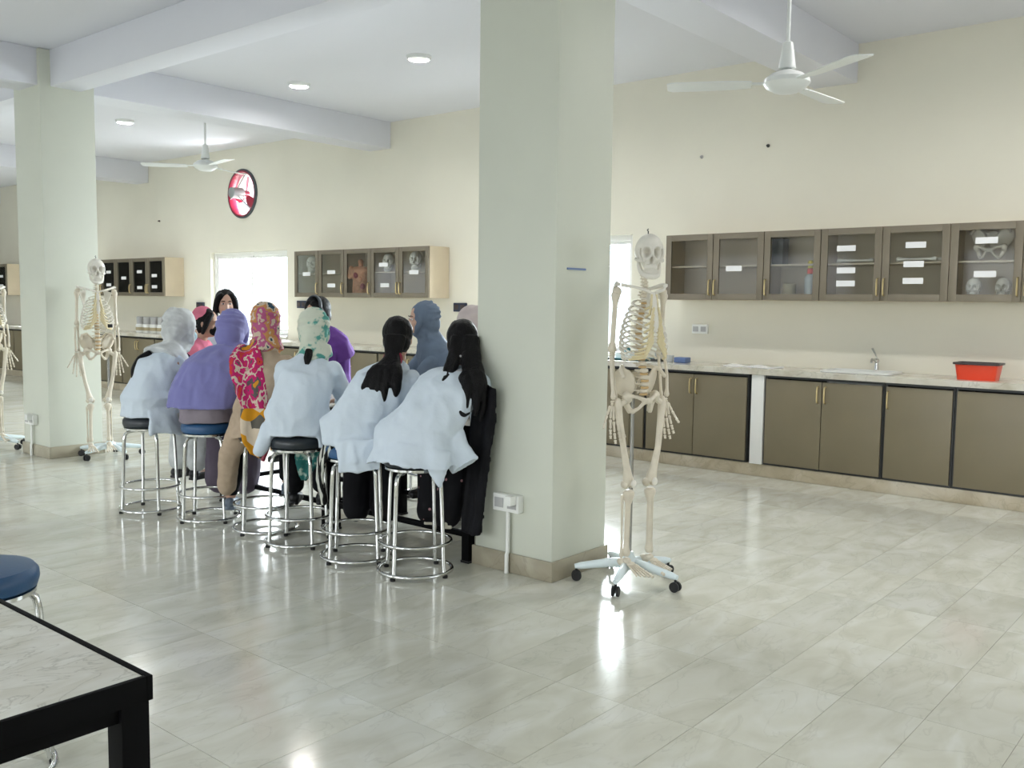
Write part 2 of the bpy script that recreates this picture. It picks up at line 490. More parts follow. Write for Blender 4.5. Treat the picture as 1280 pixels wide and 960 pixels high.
tile_me = MB().box((-TW / 2 + 0.0009, -TL / 2 + 0.0009, -0.012), (TW / 2 - 0.0009, TL / 2 - 0.0009, 0)).mesh('tile', 'floor_marble', False)
cells = []
i0, i1 = math.ceil((X0 - GX) / TW), math.floor((X1 - GX) / TW)
j0, j1 = math.ceil((YF - GY) / TL), math.floor((YW - GY) / TL)
for i in range(i0, i1):
    for j in range(j0, j1 + 1):
        cx_, cy_ = GX + (i + 0.5) * TW, GY + (j + 0.5) * TL
        if cy_ + TL / 2 > YW: continue
        q = depth_px((cx_, cy_, 0))
        vis = q is not None and -60 < q[0] < 1340 and 300 < q[1] < 1040 and cy_ < YK + 0.2
        cells.append((0 if vis else 1, q[2] if q else 99, cx_, cy_))
cells.sort()
rest = MB()
for n_, (iv, dz, cx_, cy_) in enumerate(cells):
    if n_ < 296:
        t = obj('tile', tile_me, floor); t.location = (cx_, cy_, 0)
    else:
        rest.box((cx_ - TW / 2 + 0.0009, cy_ - TL / 2 + 0.0009, -0.012), (cx_ + TW / 2 - 0.0009, cy_ + TL / 2 - 0.0009, 0))
ro = rest.build('distant_tiles', 'floor_marble', floor, smooth=False); ro['kind'] = 'stuff'

# ---- ceiling and beams
struct(MB().box((X0, YF, ZC), (X1, YW + 0.2, ZC + 0.15)).build('ceiling', 'ceiling_paint', smooth=False))
beams = MB()
for xr in (-2.90, -8.47, -14.04, -19.61):
    b = MB().box((xr - 0.365, YF, ZB), (xr, YW, ZC)); struct(b.build('trim_1', 'ceiling_paint', smooth=False, bevel=0.006))
for n_, (a, b_) in enumerate([(X0, -19.975), (-19.61, -14.405), (-14.04, -8.835), (-8.47, -3.265), (-2.90, X1)]):
    struct(MB().box((a, 3.80, ZB), (b_, 4.07, ZC)).build('trim_2', 'ceiling_paint', smooth=False, bevel=0.006))

# ---- back wall with openings for the windows and the exhaust fan
FX, FZ, FR = -11.50, 2.915, 0.325
wb = MB()
T0, T1 = YW, YW + 0.2
edges = [X0 - 0.2]
for a, b in WINS: edges += [a, b]
edges.append(X1 + 0.2)
for k in range(0, len(edges), 2):
    wb.box((edges[k], T0, -0.1), (edges[k + 1], T1, WZ[1]))
for a, b in WINS:
    wb.box((a, T0, -0.1), (b, T1, WZ[0]))
zs0, zs1 = WZ[1], ZC
hq = 0.40
wb.box((X0 - 0.2, T0, zs0), (FX - hq, T1, zs1)); wb.box((FX + hq, T0, zs0), (X1 + 0.2, T1, zs1))
wb.box((FX - hq, T0, zs0), (FX + hq, T1, FZ - hq)); wb.box((FX - hq, T0, FZ + hq), (FX + hq, T1, zs1))
n = 64
rin, rout = [], []
for k in range(n):
    a = 2 * PI * k / n + PI / 4
    c, s_ = math.cos(a), math.sin(a); m = max(abs(c), abs(s_))
    rin.append((c, s_)); rout.append((c / m, s_ / m))
vs = []
for y in (T0, T1):
    vs += [(FX + c * FR, y, FZ + s_ * FR) for c, s_ in rin]; vs += [(FX + c * hq, y, FZ + s_ * hq) for c, s_ in rout]
fs = []
for k in range(n):
    q = (k + 1) % n
    fs += [(k, q, n + q, n + k), (2 * n + k, 3 * n + k, 3 * n + q, 2 * n + q), (k, 2 * n + k, 2 * n + q, q)]
wb.add(vs, fs)
struct(wb.build('wall_back', 'wall_paint', smooth=False))
# other walls
wf = MB()
fe = [X0 - 0.2]
for a, b in FWINS: fe += [a, b]
fe.append(X1 + 0.2)
for k in range(0, len(fe), 2):
    wf.box((fe[k], YF - 0.2, -0.1), (fe[k + 1], YF, ZC))
for a, b in FWINS:
    wf.box((a, YF - 0.2, -0.1), (b, YF, 0.9)); wf.box((a, YF - 0.2, 2.6), (b, YF, ZC))
struct(wf.build('wall_front', 'wall_paint', smooth=False))
struct(MB().box((X0 - 0.2, YF, -0.1), (X0, YW, ZC)).build('wall_left', 'wall_paint', smooth=False))
wr = MB()
wr.box((X1, YF, -0.1), (X1 + 0.2, RWIN[0], ZC)).box((X1, RWIN[1], -0.1), (X1 + 0.2, YW, ZC))
wr.box((X1, RWIN[0], -0.1), (X1 + 0.2, RWIN[1], 0.9)).box((X1, RWIN[0], 2.4), (X1 + 0.2, RWIN[1], ZC))
struct(wr.build('wall_right', 'wall_paint', smooth=False))


# ---- columns
def column(x0, x1, y0, y1, label):
    c = struct(MB().box((x0, y0, 0), (x1, y1, ZC - 0.002)).build('column', 'column_paint', bevel=0.008))
    c['label'] = label
    s = MB(); t = 0.014
    for lo, hi in (((x0 - t, y0 - t, 0.001), (x1 + t, y0, 0.105)), ((x0 - t, y1, 0.001), (x1 + t, y1 + t, 0.105)),
                   ((x0 - t, y0, 0.001), (x0, y1, 0.105)), ((x1, y0, 0.001), (x1 + t, y1, 0.105))):
        MB().box(lo, hi).build('skirting', 'skirting_stone', c, bevel=0.003)
    return c


colC = column(-3.39, -2.865, 3.755, 4.235, 'cream square column in the middle of the room')
colL = column(-8.95, -8.43, 3.705, 4.185, 'cream square column at the left behind the students')
column(-14.52, -14.0, 3.73, 4.21, 'cream square column hidden at the far left')
mk = MB().box((-2.865, 3.845, 1.597), (-2.860, 4.005, 1.607)); tag(mk.build('tape_strip', 'blue_plastic'), 'short thin dark tape strip on the side of the middle column', 'tape')

# ---- plinth under the base cabinets
struct(MB().box((-23.0, YK + 0.012, 0.001), (0.6, YW, 0.105)).build('baseboard_back', 'plinth_stone', bevel=0.003))

# ---- windows in the back wall: white frame, two sashes, panes, painted iron grille
for wi, (a, b) in enumerate(WINS):
    w = struct(thing('window_%d' % (wi + 1), 'bright window with a white frame and iron grille in the back wall', 'window', ((a + b) / 2, YW, WZ[0])))
    del w['category']
    W = (b - a) / 2; Hh = WZ[1] - WZ[0]
    fr = MB(); t = 0.055
    fr.box((-W, 0.06, 0), (-W + t, 0.13, Hh)).box((W - t, 0.06, 0), (W, 0.13, Hh)).box((-W + t, 0.06, 0), (W - t, 0.13, t)).box((-W + t, 0.06, Hh - t), (W - t, 0.13, Hh))
    fr.build('window_frame', 'white_frame', w, bevel=0.004)
    MB().box((-W, -0.03, -0.03), (W, 0.06, 0.0)).build('window_sill', 'white_frame', w, bevel=0.004)
    for s_ in (-1, 1):
        x0, x1 = (-W + t, 0.02) if s_ < 0 else (-0.02, W - t)
        yy = 0.075 if s_ < 0 else 0.1
        sm = MB(); q = 0.035
        sm.box((x0, yy, t), (x0 + q, yy + 0.02, Hh - t)).box((x1 - q, yy, t), (x1, yy + 0.02, Hh - t)).box((x0 + q, yy, t), (x1 - q, yy + 0.02, t + q)).box((x0 + q, yy, Hh - t - q), (x1 - q, yy + 0.02, Hh - t))
        so = sm.build('sash', 'white_frame', w, bevel=0.003)
        MB().box((x0 + q, yy + 0.008, t + q), (x1 - q, yy + 0.012, Hh - t - q)).build('pane', 'window_glass', so, smooth=False)
    gr = struct(MB().tube([(-W + 0.01, 0.165, 0.02), (W - 0.01, 0.165, 0.02)], 0.007, 6).build('grille_bar', 'white_frame', w))
    for z in (0.45, 0.58, Hh - 0.03):
        MB().tube([(-W + 0.01, 0.165, z), (W - 0.01, 0.165, z)], 0.007, 6).build('grille_bar', 'white_frame', w)
    nb = 15
    for k in range(nb):
        x = -W + 0.03 + (2 * W - 0.06) * k / (nb - 1)
        MB().tube([(x, 0.165, 0.01), (x, 0.165, Hh - 0.01)], 0.0055, 6).build('grille_bar', 'white_frame', w)
    for cx_ in (-W / 2, W / 2):
        for rr in (0.20, 0.34):
            MB().tube([(cx_ + rr * math.cos(q), 0.165, 0.66 + rr * math.sin(q) * 1.1) for q in np.linspace(0, PI, 14)], 0.0055, 6).build('grille_arc', 'white_frame', w)
for wi, (a, b) in enumerate(FWINS):
    w = struct(MB().box((a, YF - 0.12, 0.9), (a + 0.06, YF - 0.06, 2.6)).box((b - 0.06, YF - 0.12, 0.9), (b, YF - 0.06, 2.6)).box(((a + b) / 2 - 0.03, YF - 0.12, 0.9), ((a + b) / 2 + 0.03, YF - 0.06, 2.6))
               .box((a, YF - 0.12, 0.9), (b, YF - 0.06, 0.96)).box((a, YF - 0.12, 2.54), (b, YF - 0.06, 2.6)).build('window_%d' % (wi + 5), 'white_frame'))
struct(MB().box((X1 + 0.06, RWIN[0], 0.9), (X1 + 0.12, RWIN[0] + 0.06, 2.4)).box((X1 + 0.06, RWIN[1] - 0.06, 0.9), (X1 + 0.12, RWIN[1], 2.4))
       .box((X1 + 0.06, RWIN[0], 0.9), (X1 + 0.12, RWIN[1], 0.96)).box((X1 + 0.06, RWIN[0], 2.34), (X1 + 0.12, RWIN[1], 2.4)).box((X1 + 0.06, sum(RWIN) / 2 - 0.03, 0.9), (X1 + 0.12, sum(RWIN) / 2 + 0.03, 2.4)).build('window_10', 'white_frame'))

# ---- base cabinets
ZL0, ZL1 = 0.107, 0.855
handle_me = MB().tube([(0, 0, -0.065), (0, -0.022, -0.06), (0, -0.028, -0.03), (0, -0.028, 0.03), (0, -0.022, 0.06), (0, 0, 0.065)], 0.0065, 8).mesh('handle', 'brass')


def base_cabinet(xs, handles, label):
    """xs: door edges; handles: for each door 'l' / 'r' / None"""
    xa, xb = xs[0], xs[-1]
    c = thing('base_cabinet', label, 'cabinet', ((xa + xb) / 2, YK, ZL0), group='taupe base cabinets along the back wall')
    o = (xa + xb) / 2; Hh = ZL1 - ZL0
    bd = MB(); e = 0.018
    bd.box((xa - o, 0.02, 0), (xa - o + e, 0.49, Hh)).box((xb - o - e, 0.02, 0), (xb - o, 0.49, Hh)).box((xa - o + e, 0.02, 0), (xb - o - e, 0.49, e)).box((xa - o + e, 0.47, e), (xb - o - e, 0.49, Hh))
    bd.box((xa - o + e, 0.02, Hh - e), (xb - o - e, 0.49, Hh))
    bd.build('body', 'dark_edge', c, smooth=False)
    for k in range(len(xs) - 1):
        g0 = 0.014 if k == 0 else 0.003
        g1 = 0.014 if k == len(xs) - 2 else 0.003
        d = MB().box((xs[k] - o + g0, 0.0, 0.016), (xs[k + 1] - o - g1, 0.018, Hh - 0.028)).build('door', 'door_laminate', c, bevel=0.002)
        if handles[k]:
            h = obj('handle', handle_me, d); hx = xs[k] - o + 0.03 if handles[k] == 'l' else xs[k + 1] - o - 0.03
            h.location = (hx, 0.0, Hh - 0.13)
    return c


base_cabinet([-3.385, -2.896, -2.412], 'rl', 'two-door taupe base cabinet under the white sink')
base_cabinet([-2.408, -1.905], 'l', 'single-door taupe base cabinet left of the one under the red basin')
base_cabinet([-1.901, -1.40], [None], 'plain taupe base cabinet at the right edge, under the red basin')
base_cabinet([-4.535, -4.041, -3.53], 'rl', 'two-door taupe base cabinet left of the white worktop support')
base_cabinet([-5.19, -4.70, -4.54], ['r', None], 'taupe base cabinet behind the near skeleton, beneath the right window')
ORD = ['first', 'second', 'third', 'fourth', 'fifth', 'sixth', 'seventh', 'eighth', 'ninth', 'tenth', 'eleventh', 'twelfth', 'thirteenth', 'fourteenth', 'fifteenth', 'sixteenth', 'seventeenth', 'eighteenth']
for k in range(17):
    x = -5.20 - 0.984 * k
    base_cabinet([x - 0.98, x - 0.49, x], 'rl', 'two-door taupe base cabinet, %s left of the right window along the back wall' % ORD[k])
tag(MB().box((-3.498, YK - 0.004, 0.106), (-3.388, YW - 0.002, ZL1)).build('worktop_support', 'white_frame', bevel=0.004), 'white masonry pier carrying the worktop between two base cabinets', 'pier')

# ---- worktop with a cut-out for the sink
SX0, SX1, SY0, SY1 = -2.93, -2.43, YK + 0.10, YK + 0.40
ZT = 0.905
wt = MB()
wt.box((-22.6, YK - 0.025, 0.858), (SX0, YW - 0.002, ZT)).box((SX1, YK - 0.025, 0.858), (0.5, YW - 0.002, ZT)).box((SX0, YK - 0.025, 0.858), (SX1, SY0, ZT)).box((SX0, SY1, 0.858), (SX1, YW - 0.002, ZT))
tag(wt.build('worktop', 'worktop_marble', smooth=False), 'long cream marble worktop over the base cabinets along the back wall', 'worktop')
sk = thing('sink', 'white ceramic sink set into the marble worktop', 'sink', ((SX0 + SX1) / 2, (SY0 + SY1) / 2, ZT))
a, b = (SX1 - SX0) / 2, (SY1 - SY0) / 2


def rrect(hx, hy, z, r, n=6):
    pts = []
    for cx_, cy_, a0 in ((hx - r, hy - r, 0), (-hx + r, hy - r, PI / 2), (-hx + r, -hy + r, PI), (hx - r, -hy + r, 3 * PI / 2)):
        for k in range(n):
            q = a0 + PI / 2 * k / (n - 1); pts.append((cx_ + r * math.cos(q), cy_ + r * math.sin(q), z))
    return pts


MB().loft([rrect(a - 0.05, b - 0.05, -0.13, 0.04), rrect(a - 0.02, b - 0.02, -0.13, 0.04), rrect(a - 0.004, b - 0.004, -0.001, 0.05), rrect(a + 0.03, b + 0.03, 0.002, 0.05), rrect(a + 0.03, b + 0.03, 0.016, 0.05),
           rrect(a - 0.01, b - 0.01, 0.016, 0.05), rrect(a - 0.03, b - 0.03, -0.10, 0.04), rrect(0.02, 0.02, -0.115, 0.018)], cap=True).build('basin', 'white_plastic', sk)
MB().lathe([(0.02, -0.114), (0.02, -0.110), (0.012, -0.109)], 14).build('drain', 'chrome', sk)
tp = thing('tap', 'small chrome tap standing behind the white sink', 'tap', (-2.63, SY1 + 0.055, ZT))
MB().lathe([(0.028, 0.0005), (0.028, 0.012), (0.018, 0.02), (0.016, 0.075), (0.02, 0.08), (0.02, 0.1), (0.01, 0.11)], 16).build('tap_body', 'chrome', tp)
MB().tube([(0, 0, 0.07), (0, -0.05, 0.10), (0, -0.11, 0.105), (0, -0.125, 0.08)], 0.010, 10).build('spout', 'chrome', tp)
MB().tube([(0, 0, 0.105), (-0.01, 0.0, 0.14), (-0.03, -0.03, 0.19)], [0.006, 0.006, 0.010], 8).build('lever', 'chrome', tp)

# ---- red basin on the worktop
rb = thing('red_basin', 'red plastic tub with a dark rim on the worktop at right', 'tub', (-1.80, 7.50, ZT + 0.0005))
rings = [rrect(0.13, 0.085, 0.0, 0.03), rrect(0.145, 0.10, 0.11, 0.03), rrect(0.137, 0.092, 0.11, 0.03), rrect(0.122, 0.078, 0.01, 0.03)]
MB().loft(rings).build('tub_body', 'red_plastic', rb)
MB().loft([rrect(0.142, 0.097, 0.11, 0.03), rrect(0.158, 0.112, 0.112, 0.03), rrect(0.158, 0.112, 0.126, 0.03), rrect(0.138, 0.093, 0.126, 0.03), rrect(0.136, 0.092, 0.112, 0.03)]).build('rim', 'dark_plastic', rb)

# ---- papers and a tray with instruments
for k, (dx, dy, rz, lb) in enumerate([(-3.70, 7.55, 0.1, 'open white papers lying flat on the worktop, left sheet'), (-3.50, 7.52, -0.25, 'open white papers lying flat on the worktop, right sheet')]):
    p = MB(); Nn = 8
    top = [[(-0.14 + 0.28 * u / Nn, -0.1 + 0.2 * v, 0.006 + 0.006 * math.sin(u * 0.9 + v)) for u in range(Nn + 1)] for v in (0, 1)]
    vs = top[0] + top[1] + [(x_, y_, 0.0005) for x_, y_, z_ in top[0] + top[1]]
    m = Nn + 1
    fs = [(u, u + 1, m + u + 1, m + u) for u in range(Nn)] + [(2 * m + u + 1, 2 * m + u, 3 * m + u, 3 * m + u + 1) for u in range(Nn)]
    fs += [(u + 1, u, 2 * m + u, 2 * m + u + 1) for u in range(Nn)] + [(m + u, m + u + 1, 3 * m + u + 1, 3 * m + u) for u in range(Nn)]
    fs += [(0, m, 3 * m, 2 * m), (m - 1, 3 * m - 1, 4 * m - 1, 2 * m - 1)]
    p.add(vs, fs); o = tag(p.build('paper_sheet', 'paper'), lb, 'paper', 'papers on the worktop'); o.location = (dx, dy, ZT + 0.0005); o.rotation_euler = (0, 0, rz)
tr = MB().loft([rrect(0.2, 0.12, 0, 0.03), rrect(0.22, 0.14, 0.02, 0.03), rrect(0.212, 0.132, 0.02, 0.03), rrect(0.195, 0.115, 0.004, 0.03)]).build('tray', 'teal_plastic')
tag(tr, 'shallow dark tray on the worktop behind the near skeleton', 'tray'); tr.location = (-4.86, 7.56, ZT + 0.0005)
bx = thing('white_box', 'white box with a teal knob in the tray behind the near skeleton', 'box', (-4.92, 7.56, ZT + 0.005))
MB().box((-0.08, -0.05, 0), (0.08, 0.05, 0.07)).build('box_body', 'white_plastic', bx, bevel=0.006)
MB().lathe([(0.03, 0.0702), (0.03, 0.10), (0.02, 0.11)], 14, (0.02, 0, 0)).build('knob', 'teal_plastic', bx)
mc = thing('microscope_stand', 'small dark instrument on the worktop beside the near skeleton', 'instrument', (-4.55, 7.56, ZT + 0.0005))
MB().box((-0.06, -0.06, 0), (0.05, 0.06, 0.025)).build('base', 'dark_edge', mc, bevel=0.005)
MB().lathe([(0.035, 0.025), (0.035, 0.075), (0.04, 0.08), (0.04, 0.095), (0.02, 0.1)], 14, (-0.005, 0, 0)).build('body', 'grey_plastic', mc)
cu = MB().lathe([(0.028, 0), (0.034, 0.06), (0.030, 0.06), (0.025, 0.005)], 16).build('beaker', 'clear_bottle'); tag(cu, 'pale beaker between the dark instrument and the blue box', 'beaker'); cu.location = (-4.43, 7.56, ZT + 0.0005)
bb = MB().box((-0.06, -0.05, 0), (0.06, 0.05, 0.05)).build('blue_case', 'blue_plastic', bevel=0.008); tag(bb, 'small blue case on the worktop right of the pale beaker', 'case'); bb.location = (-4.30, 7.55, ZT + 0.0005)

# ---- row of jars on the worktop at left
for k in range(7):
    j = thing('jar', 'white jar with a grey lid, %s in the row on the far left worktop' % ['first', 'second', 'third', 'fourth', 'fifth', 'sixth', 'last'][k], 'jar', (-13.95 + 0.21 * k, 7.58, ZT + 0.0005), group='jars on the far left worktop')
    MB().lathe([(0.07, 0), (0.075, 0.01), (0.075, 0.115), (0.06, 0.135)], 18).build('jar_body', 'white_plastic', j)
    MB().lathe([(0.062, 0.1352), (0.062, 0.24), (0.05, 0.25)], 18).build('lid', 'grey_plastic', j)
    MB().lathe([(0.0762, 0.035), (0.0762, 0.085)], 18).build('jar_label', 'cardboard', j)


# ---- sockets
def socket(name, loc, w, h, m, label, rows=2, d=0.03):
    s = thing(name, label, 'socket', loc)
    MB().box((-w / 2, -d, -h / 2), (w / 2, -0.0005, h / 2)).build('plate', m, s, bevel=0.006)
    for q in range(rows):
        x_ = -w / 2 + w * (q + 0.5) / rows
        MB().box((x_ - w * 0.17, -d - 0.004, -h * 0.28), (x_ + w * 0.17, -d - 0.0002, h * 0.28)).build('switch_rocker', 'grey_plastic' if m != 'navy_plastic' else 'dark_plastic', s, bevel=0.002)
    return s


socket('wall_socket', (-4.26, YW, 1.21), 0.16, 0.085, 'white_plastic', 'white double socket on the wall above the worktop')
socket('switch_board', (-7.30, YW, 1.375), 0.19, 0.10, 'navy_plastic', 'dark navy switch board right of the middle wall cabinets')
socket('switch_board', (-10.17, YW, 1.38), 0.19, 0.10, 'navy_plastic', 'dark navy switch board between the left window and the middle wall cabinets')
socket('switch_board', (-12.6, YW, 1.34), 0.19, 0.10, 'navy_plastic', 'dark navy switch board between the left wall cabinets and the window')
for cx_, cy_, zz, lb in ((-3.14, 3.755, 0.378, 'white double socket box with a conduit on the middle column'), (-8.74, 3.705, 0.33, 'white socket box with a conduit on the left column')):
    s = socket('column_socket', (cx_, cy_, zz), 0.175, 0.092, 'white_plastic', lb, d=0.045)
    MB().tube([(0.0, -0.022, -0.046), (0.0, -0.022, -zz + 0.115), (0.0, -0.03, -zz + 0.10), (0.0, -0.03, -zz + 0.001)], 0.0115, 10).build('conduit', 'white_plastic', s)
    MB().box((0.03, -0.095, 0.0), (0.075, -0.0455, 0.05)).build('plug', 'white_plastic', s, bevel=0.006)
for x_, z_, lb in ((-3.656, 2.819, 'small dark nail high on the wall right of the middle column'), (-13.73, 2.64, 'small dark nail high on the wall near the left column'), (-4.30, 2.78, 'faint grey nail hole plug high on the right wall')):
    o = MB().lathe([(0.014, 0), (0.016, 0.006), (0.008, 0.03), (0.004, 0.034)], 10).xf(Matrix.Rotation(PI / 2, 4, 'X')).build('wall_nail', 'dark_edge' if 'dark' in lb else 'grey_plastic'); tag(o, lb, 'nail'); o.location = (x_, YW - 0.0005, z_)

# ---- wall cabinets
ZU0, ZU1, YU = 1.475, 2.055, YW - 0.33
UH = ZU1 - ZU0
small_handle = MB().tube([(0, 0, -0.065), (0, -0.02, -0.06), (0, -0.025, -0.03), (0, -0.025, 0.03), (0, -0.02, 0.06), (0, 0, 0.065)], 0.007, 8).mesh('handle', 'brass')
sticker_me = MB().box((-0.075, -0.0015, -0.023), (0.075, 0, 0.023)).mesh('sticker', 'paper', False)


def wall_cabinet(xs, handles, labels_at, label, grp='glass-fronted wall cabinets', shelf=True):
    xa, xb = xs[0], xs[-1]; o = (xa + xb) / 2
    c = thing('wall_cabinet', label, 'cabinet', (o, YU, ZU0), group=grp)
    e = 0.018; D = 0.3285
    bd = MB()
    bd.box((xa - o, 0.02, 0), (xa - o + e, D, UH)).box((xb - o - e, 0.02, 0), (xb - o, D, UH)).box((xa - o + e, 0.02, 0), (xb - o - e, D, e)).box((xa - o + e, 0.02, UH - e), (xb - o - e, D, UH)).box((xa - o + e, D - 0.012, e), (xb - o - e, D, UH - e))
    for q in range(1, len(xs) - 1):
        if len(xs) > 3: bd.box((xs[q] - o - 0.008, 0.025, e), (xs[q] - o + 0.008, D - 0.012, UH - e))
    bd.build('body', 'carcass', c, smooth=False)
    if shelf: MB().box((xa - o + e, 0.06, UH * 0.5), (xb - o - e, D - 0.012, UH * 0.5 + 0.014)).build('shelf', 'carcass', c, smooth=False)
    for k in range(len(xs) - 1):
        x0, x1 = xs[k] - o + 0.003, xs[k + 1] - o - 0.003
        f = 0.055
        d = MB().box((x0, 0, 0.002), (x0 + f, 0.019, UH - 0.002)).box((x1 - f, 0, 0.002), (x1, 0.019, UH - 0.002)).box((x0 + f, 0, 0.002), (x1 - f, 0.019, f)).box((x0 + f, 0, UH - f), (x1 - f, 0.019, UH - 0.002)).build('door', 'door_frame', c, bevel=0.002)
        MB().box((x0 + f, 0.008, f), (x1 - f, 0.012, UH - f)).build('pane', 'cabinet_glass', d, smooth=False)
        h = obj('handle', small_handle, d); h.location = (x0 + 0.022 if handles[k] == 'l' else x1 - 0.022, 0, 0.11)
        for fx, fz in labels_at[k]:
            st = obj('sticker', sticker_me, d); st.location = (x0 + (x1 - x0) * fx, 0.0075, UH * fz)
    return c


US = [-4.46, -3.985, -3.51, -3.02, -2.53, -2.035, -1.544, -1.05]
wall_cabinet(US[0:3], 'rl', [[], [(0.42, 0.47)]], 'two-door glass wall cabinet at the left end of the right-hand run')
wall_cabinet(US[2:4], 'l', [[]], 'single-door glass wall cabinet holding the bottle with a yellow cap')
wall_cabinet(US[3:6], 'rl', [[(0.42, 0.72), (0.43, 0.42), (0.43, 0.24)], [(0.5, 0.74), (0.48, 0.49), (0.48, 0.27)]], 'two-door glass wall cabinet with three white stickers on each door')
wall_cabinet(US[5:8], 'rl', [[(0.5, 0.77), (0.5, 0.35)], []], 'glass wall cabinet at the right edge with two white stickers')
LS = [-9.915, -9.43, -8.945, -8.46, -7.975, -7.49]
wall_cabinet(LS[0:3], 'rr', [[(0.5, 0.5)], [(0.5, 0.53), (0.5, 0.25)]], 'two-door glass wall cabinet right of the left window')
wall_cabinet(LS[2:4], 'r', [[]], 'single-door glass wall cabinet holding the reddish anatomical torso', shelf=False)
wall_cabinet(LS[3:6], 'rl', [[(0.45, 0.66), (0.5, 0.25)], [(0.5, 0.5)]], 'two-door glass wall cabinet at the right end of the middle run')
L2 = [v - 5.57 for v in LS]
wall_cabinet(L2[0:3], 'rl', [[(0.5, 0.6)], [(0.5, 0.65), (0.5, 0.3)]], 'two-door glass wall cabinet behind the left column')
wall_cabinet(L2[2:4], 'r', [[(0.5, 0.48)]], 'single-door glass wall cabinet with one sticker beside the far skeleton')
wall_cabinet(L2[3:6], 'rl', [[(0.5, 0.64), (0.5, 0.22)], [(0.4, 0.53), (0.4, 0.24)]], 'two-door glass wall cabinet left of the left window')
L3 = [v - 11.14 for v in LS]
wall_cabinet(L3[3:6], 'rl', [[(0.5, 0.64), (0.5, 0.3)], [(0.5, 0.6), (0.5, 0.3)]], 'glass wall cabinet at the far left edge beyond the left column')

# =================================================================== CEILING FANS, EXHAUST FAN, DOWNLIGHTS
def ceiling_fan(loc, drop, rz, label):
    f = thing('ceiling_fan', label, 'fan', (loc[0], loc[1], loc[2]), rz)
    top = ZC - loc[2]
    MB().lathe([(0.07, top - 0.09), (0.075, top - 0.06), (0.05, top - 0.001)], 20).build('ceiling_canopy', 'fan_white', f)
    MB().cyl((0, 0, 0.10), (0, 0, top - 0.05), 0.011, n=12).build('down_rod', 'fan_white', f)
    MB().lathe([(0.016, 0.24), (0.03, 0.23), (0.048, 0.10), (0.05, 0.085), (0.02, 0.08)], 20).build('rod_cup', 'fan_white', f)
    MB().lathe([(0.03, -0.055), (0.07, -0.05), (0.115, -0.025), (0.135, 0.0), (0.13, 0.025), (0.09, 0.055), (0.05, 0.07), (0.02, 0.082)], 32).build('motor_housing', 'fan_white', f)
    for k in range(3):
        a = 2 * PI * k / 3
        m = MB(); rings = []
        for r, hw, pitch in ((0.20, 0.05, 0.16), (0.30, 0.062, 0.16), (0.50, 0.072, 0.14), (0.66, 0.075, 0.12), (0.69, 0.055, 0.11)):
            c, s_ = math.cos(pitch), math.sin(pitch)
            rings.append([(r, hw * u * c - t * s_, hw * u * s_ + t * c) for u, t in ((-1, -0.003), (0, -0.005), (1, -0.003), (1, 0.003), (0, 0.001), (-1, 0.003))])
        m.loft(rings); m.xf(Matrix.Rotation(a, 4, 'Z')); b = m.build('blade', 'fan_white', f)
        MB().box((0.10, -0.022, 0.0), (0.26, 0.022, 0.008)).xf(Matrix.Rotation(a, 4, 'Z')).build('blade_bracket', 'fan_white', b)
    return f


ceiling_fan((-2.40, 5.34, 2.725), 0.8, math.radians(-32), 'white three-blade ceiling fan at the right, near the beam')
ceiling_fan((-9.55, 6.0, 2.92), 0.64, math.radians(108), 'white three-blade ceiling fan in front of the red exhaust fan')

ex = thing('exhaust_fan', 'round exhaust fan with a red ring high in the back wall', 'fan', (FX, YW, FZ))
mm = MB(); rings = []
for r, y in ((FR - 0.004, 0.09), (FR - 0.004, -0.03), (FR - 0.02, -0.034), (FR - 0.03, -0.02), (FR - 0.045, 0.05), (FR - 0.03, 0.09)):
    rings.append([(r * math.cos(2 * PI * k / 48), y, r * math.sin(2 * PI * k / 48)) for k in range(48)])
mm.loft(rings, cap=False, closed=True).build('ring', 'fan_red', ex)
mm = MB(); rings = []
for r, y in ((FR + 0.018, -0.0006), (FR + 0.018, -0.022), (FR - 0.002, -0.032), (FR - 0.003, -0.0006)):
    rings.append([(r * math.cos(2 * PI * k / 48), y, r * math.sin(2 * PI * k / 48)) for k in range(48)])
mm.loft(rings, cap=False, closed=True).build('outer_flange', 'grey_band', ex)
MB().tube([(0, -0.20, 0), (0, -0.19, 0), (0, -0.02, 0), (0, 0.0, 0)], [0.05, 0.075, 0.08, 0.05], 20).build('motor', 'motor_grey', ex)
for k in range(3):
    a = 2 * PI * k / 3 + 0.75
    m = MB(); rings = []
    for r, hw, pt in ((0.05, 0.03, 0.9), (0.12, 0.055, 0.85), (0.19, 0.07, 0.8), (0.245, 0.06, 0.75)):
        rings.append([(r, 0.05 + hw * u * math.sin(pt) + t, hw * u * math.cos(pt)) for u, t in ((-1, -0.003), (1, -0.003), (1, 0.003), (-1, 0.003))])
    m.loft(rings); m.xf(Matrix.Rotation(a, 4, 'Y')); m.build('blade', 'fan_red', ex)
    q = a + 0.5
    MB().tube([(0.07 * math.cos(q), -0.10, 0.07 * math.sin(q)), (0.29 * math.cos(q), -0.015, 0.29 * math.sin(q))], 0.009, 8).build('motor_bracket', 'motor_grey', ex)
MB().tube([(0, -0.01, 0), (0, 0.08, 0)], 0.05, 16).build('hub', 'fan_red', ex)

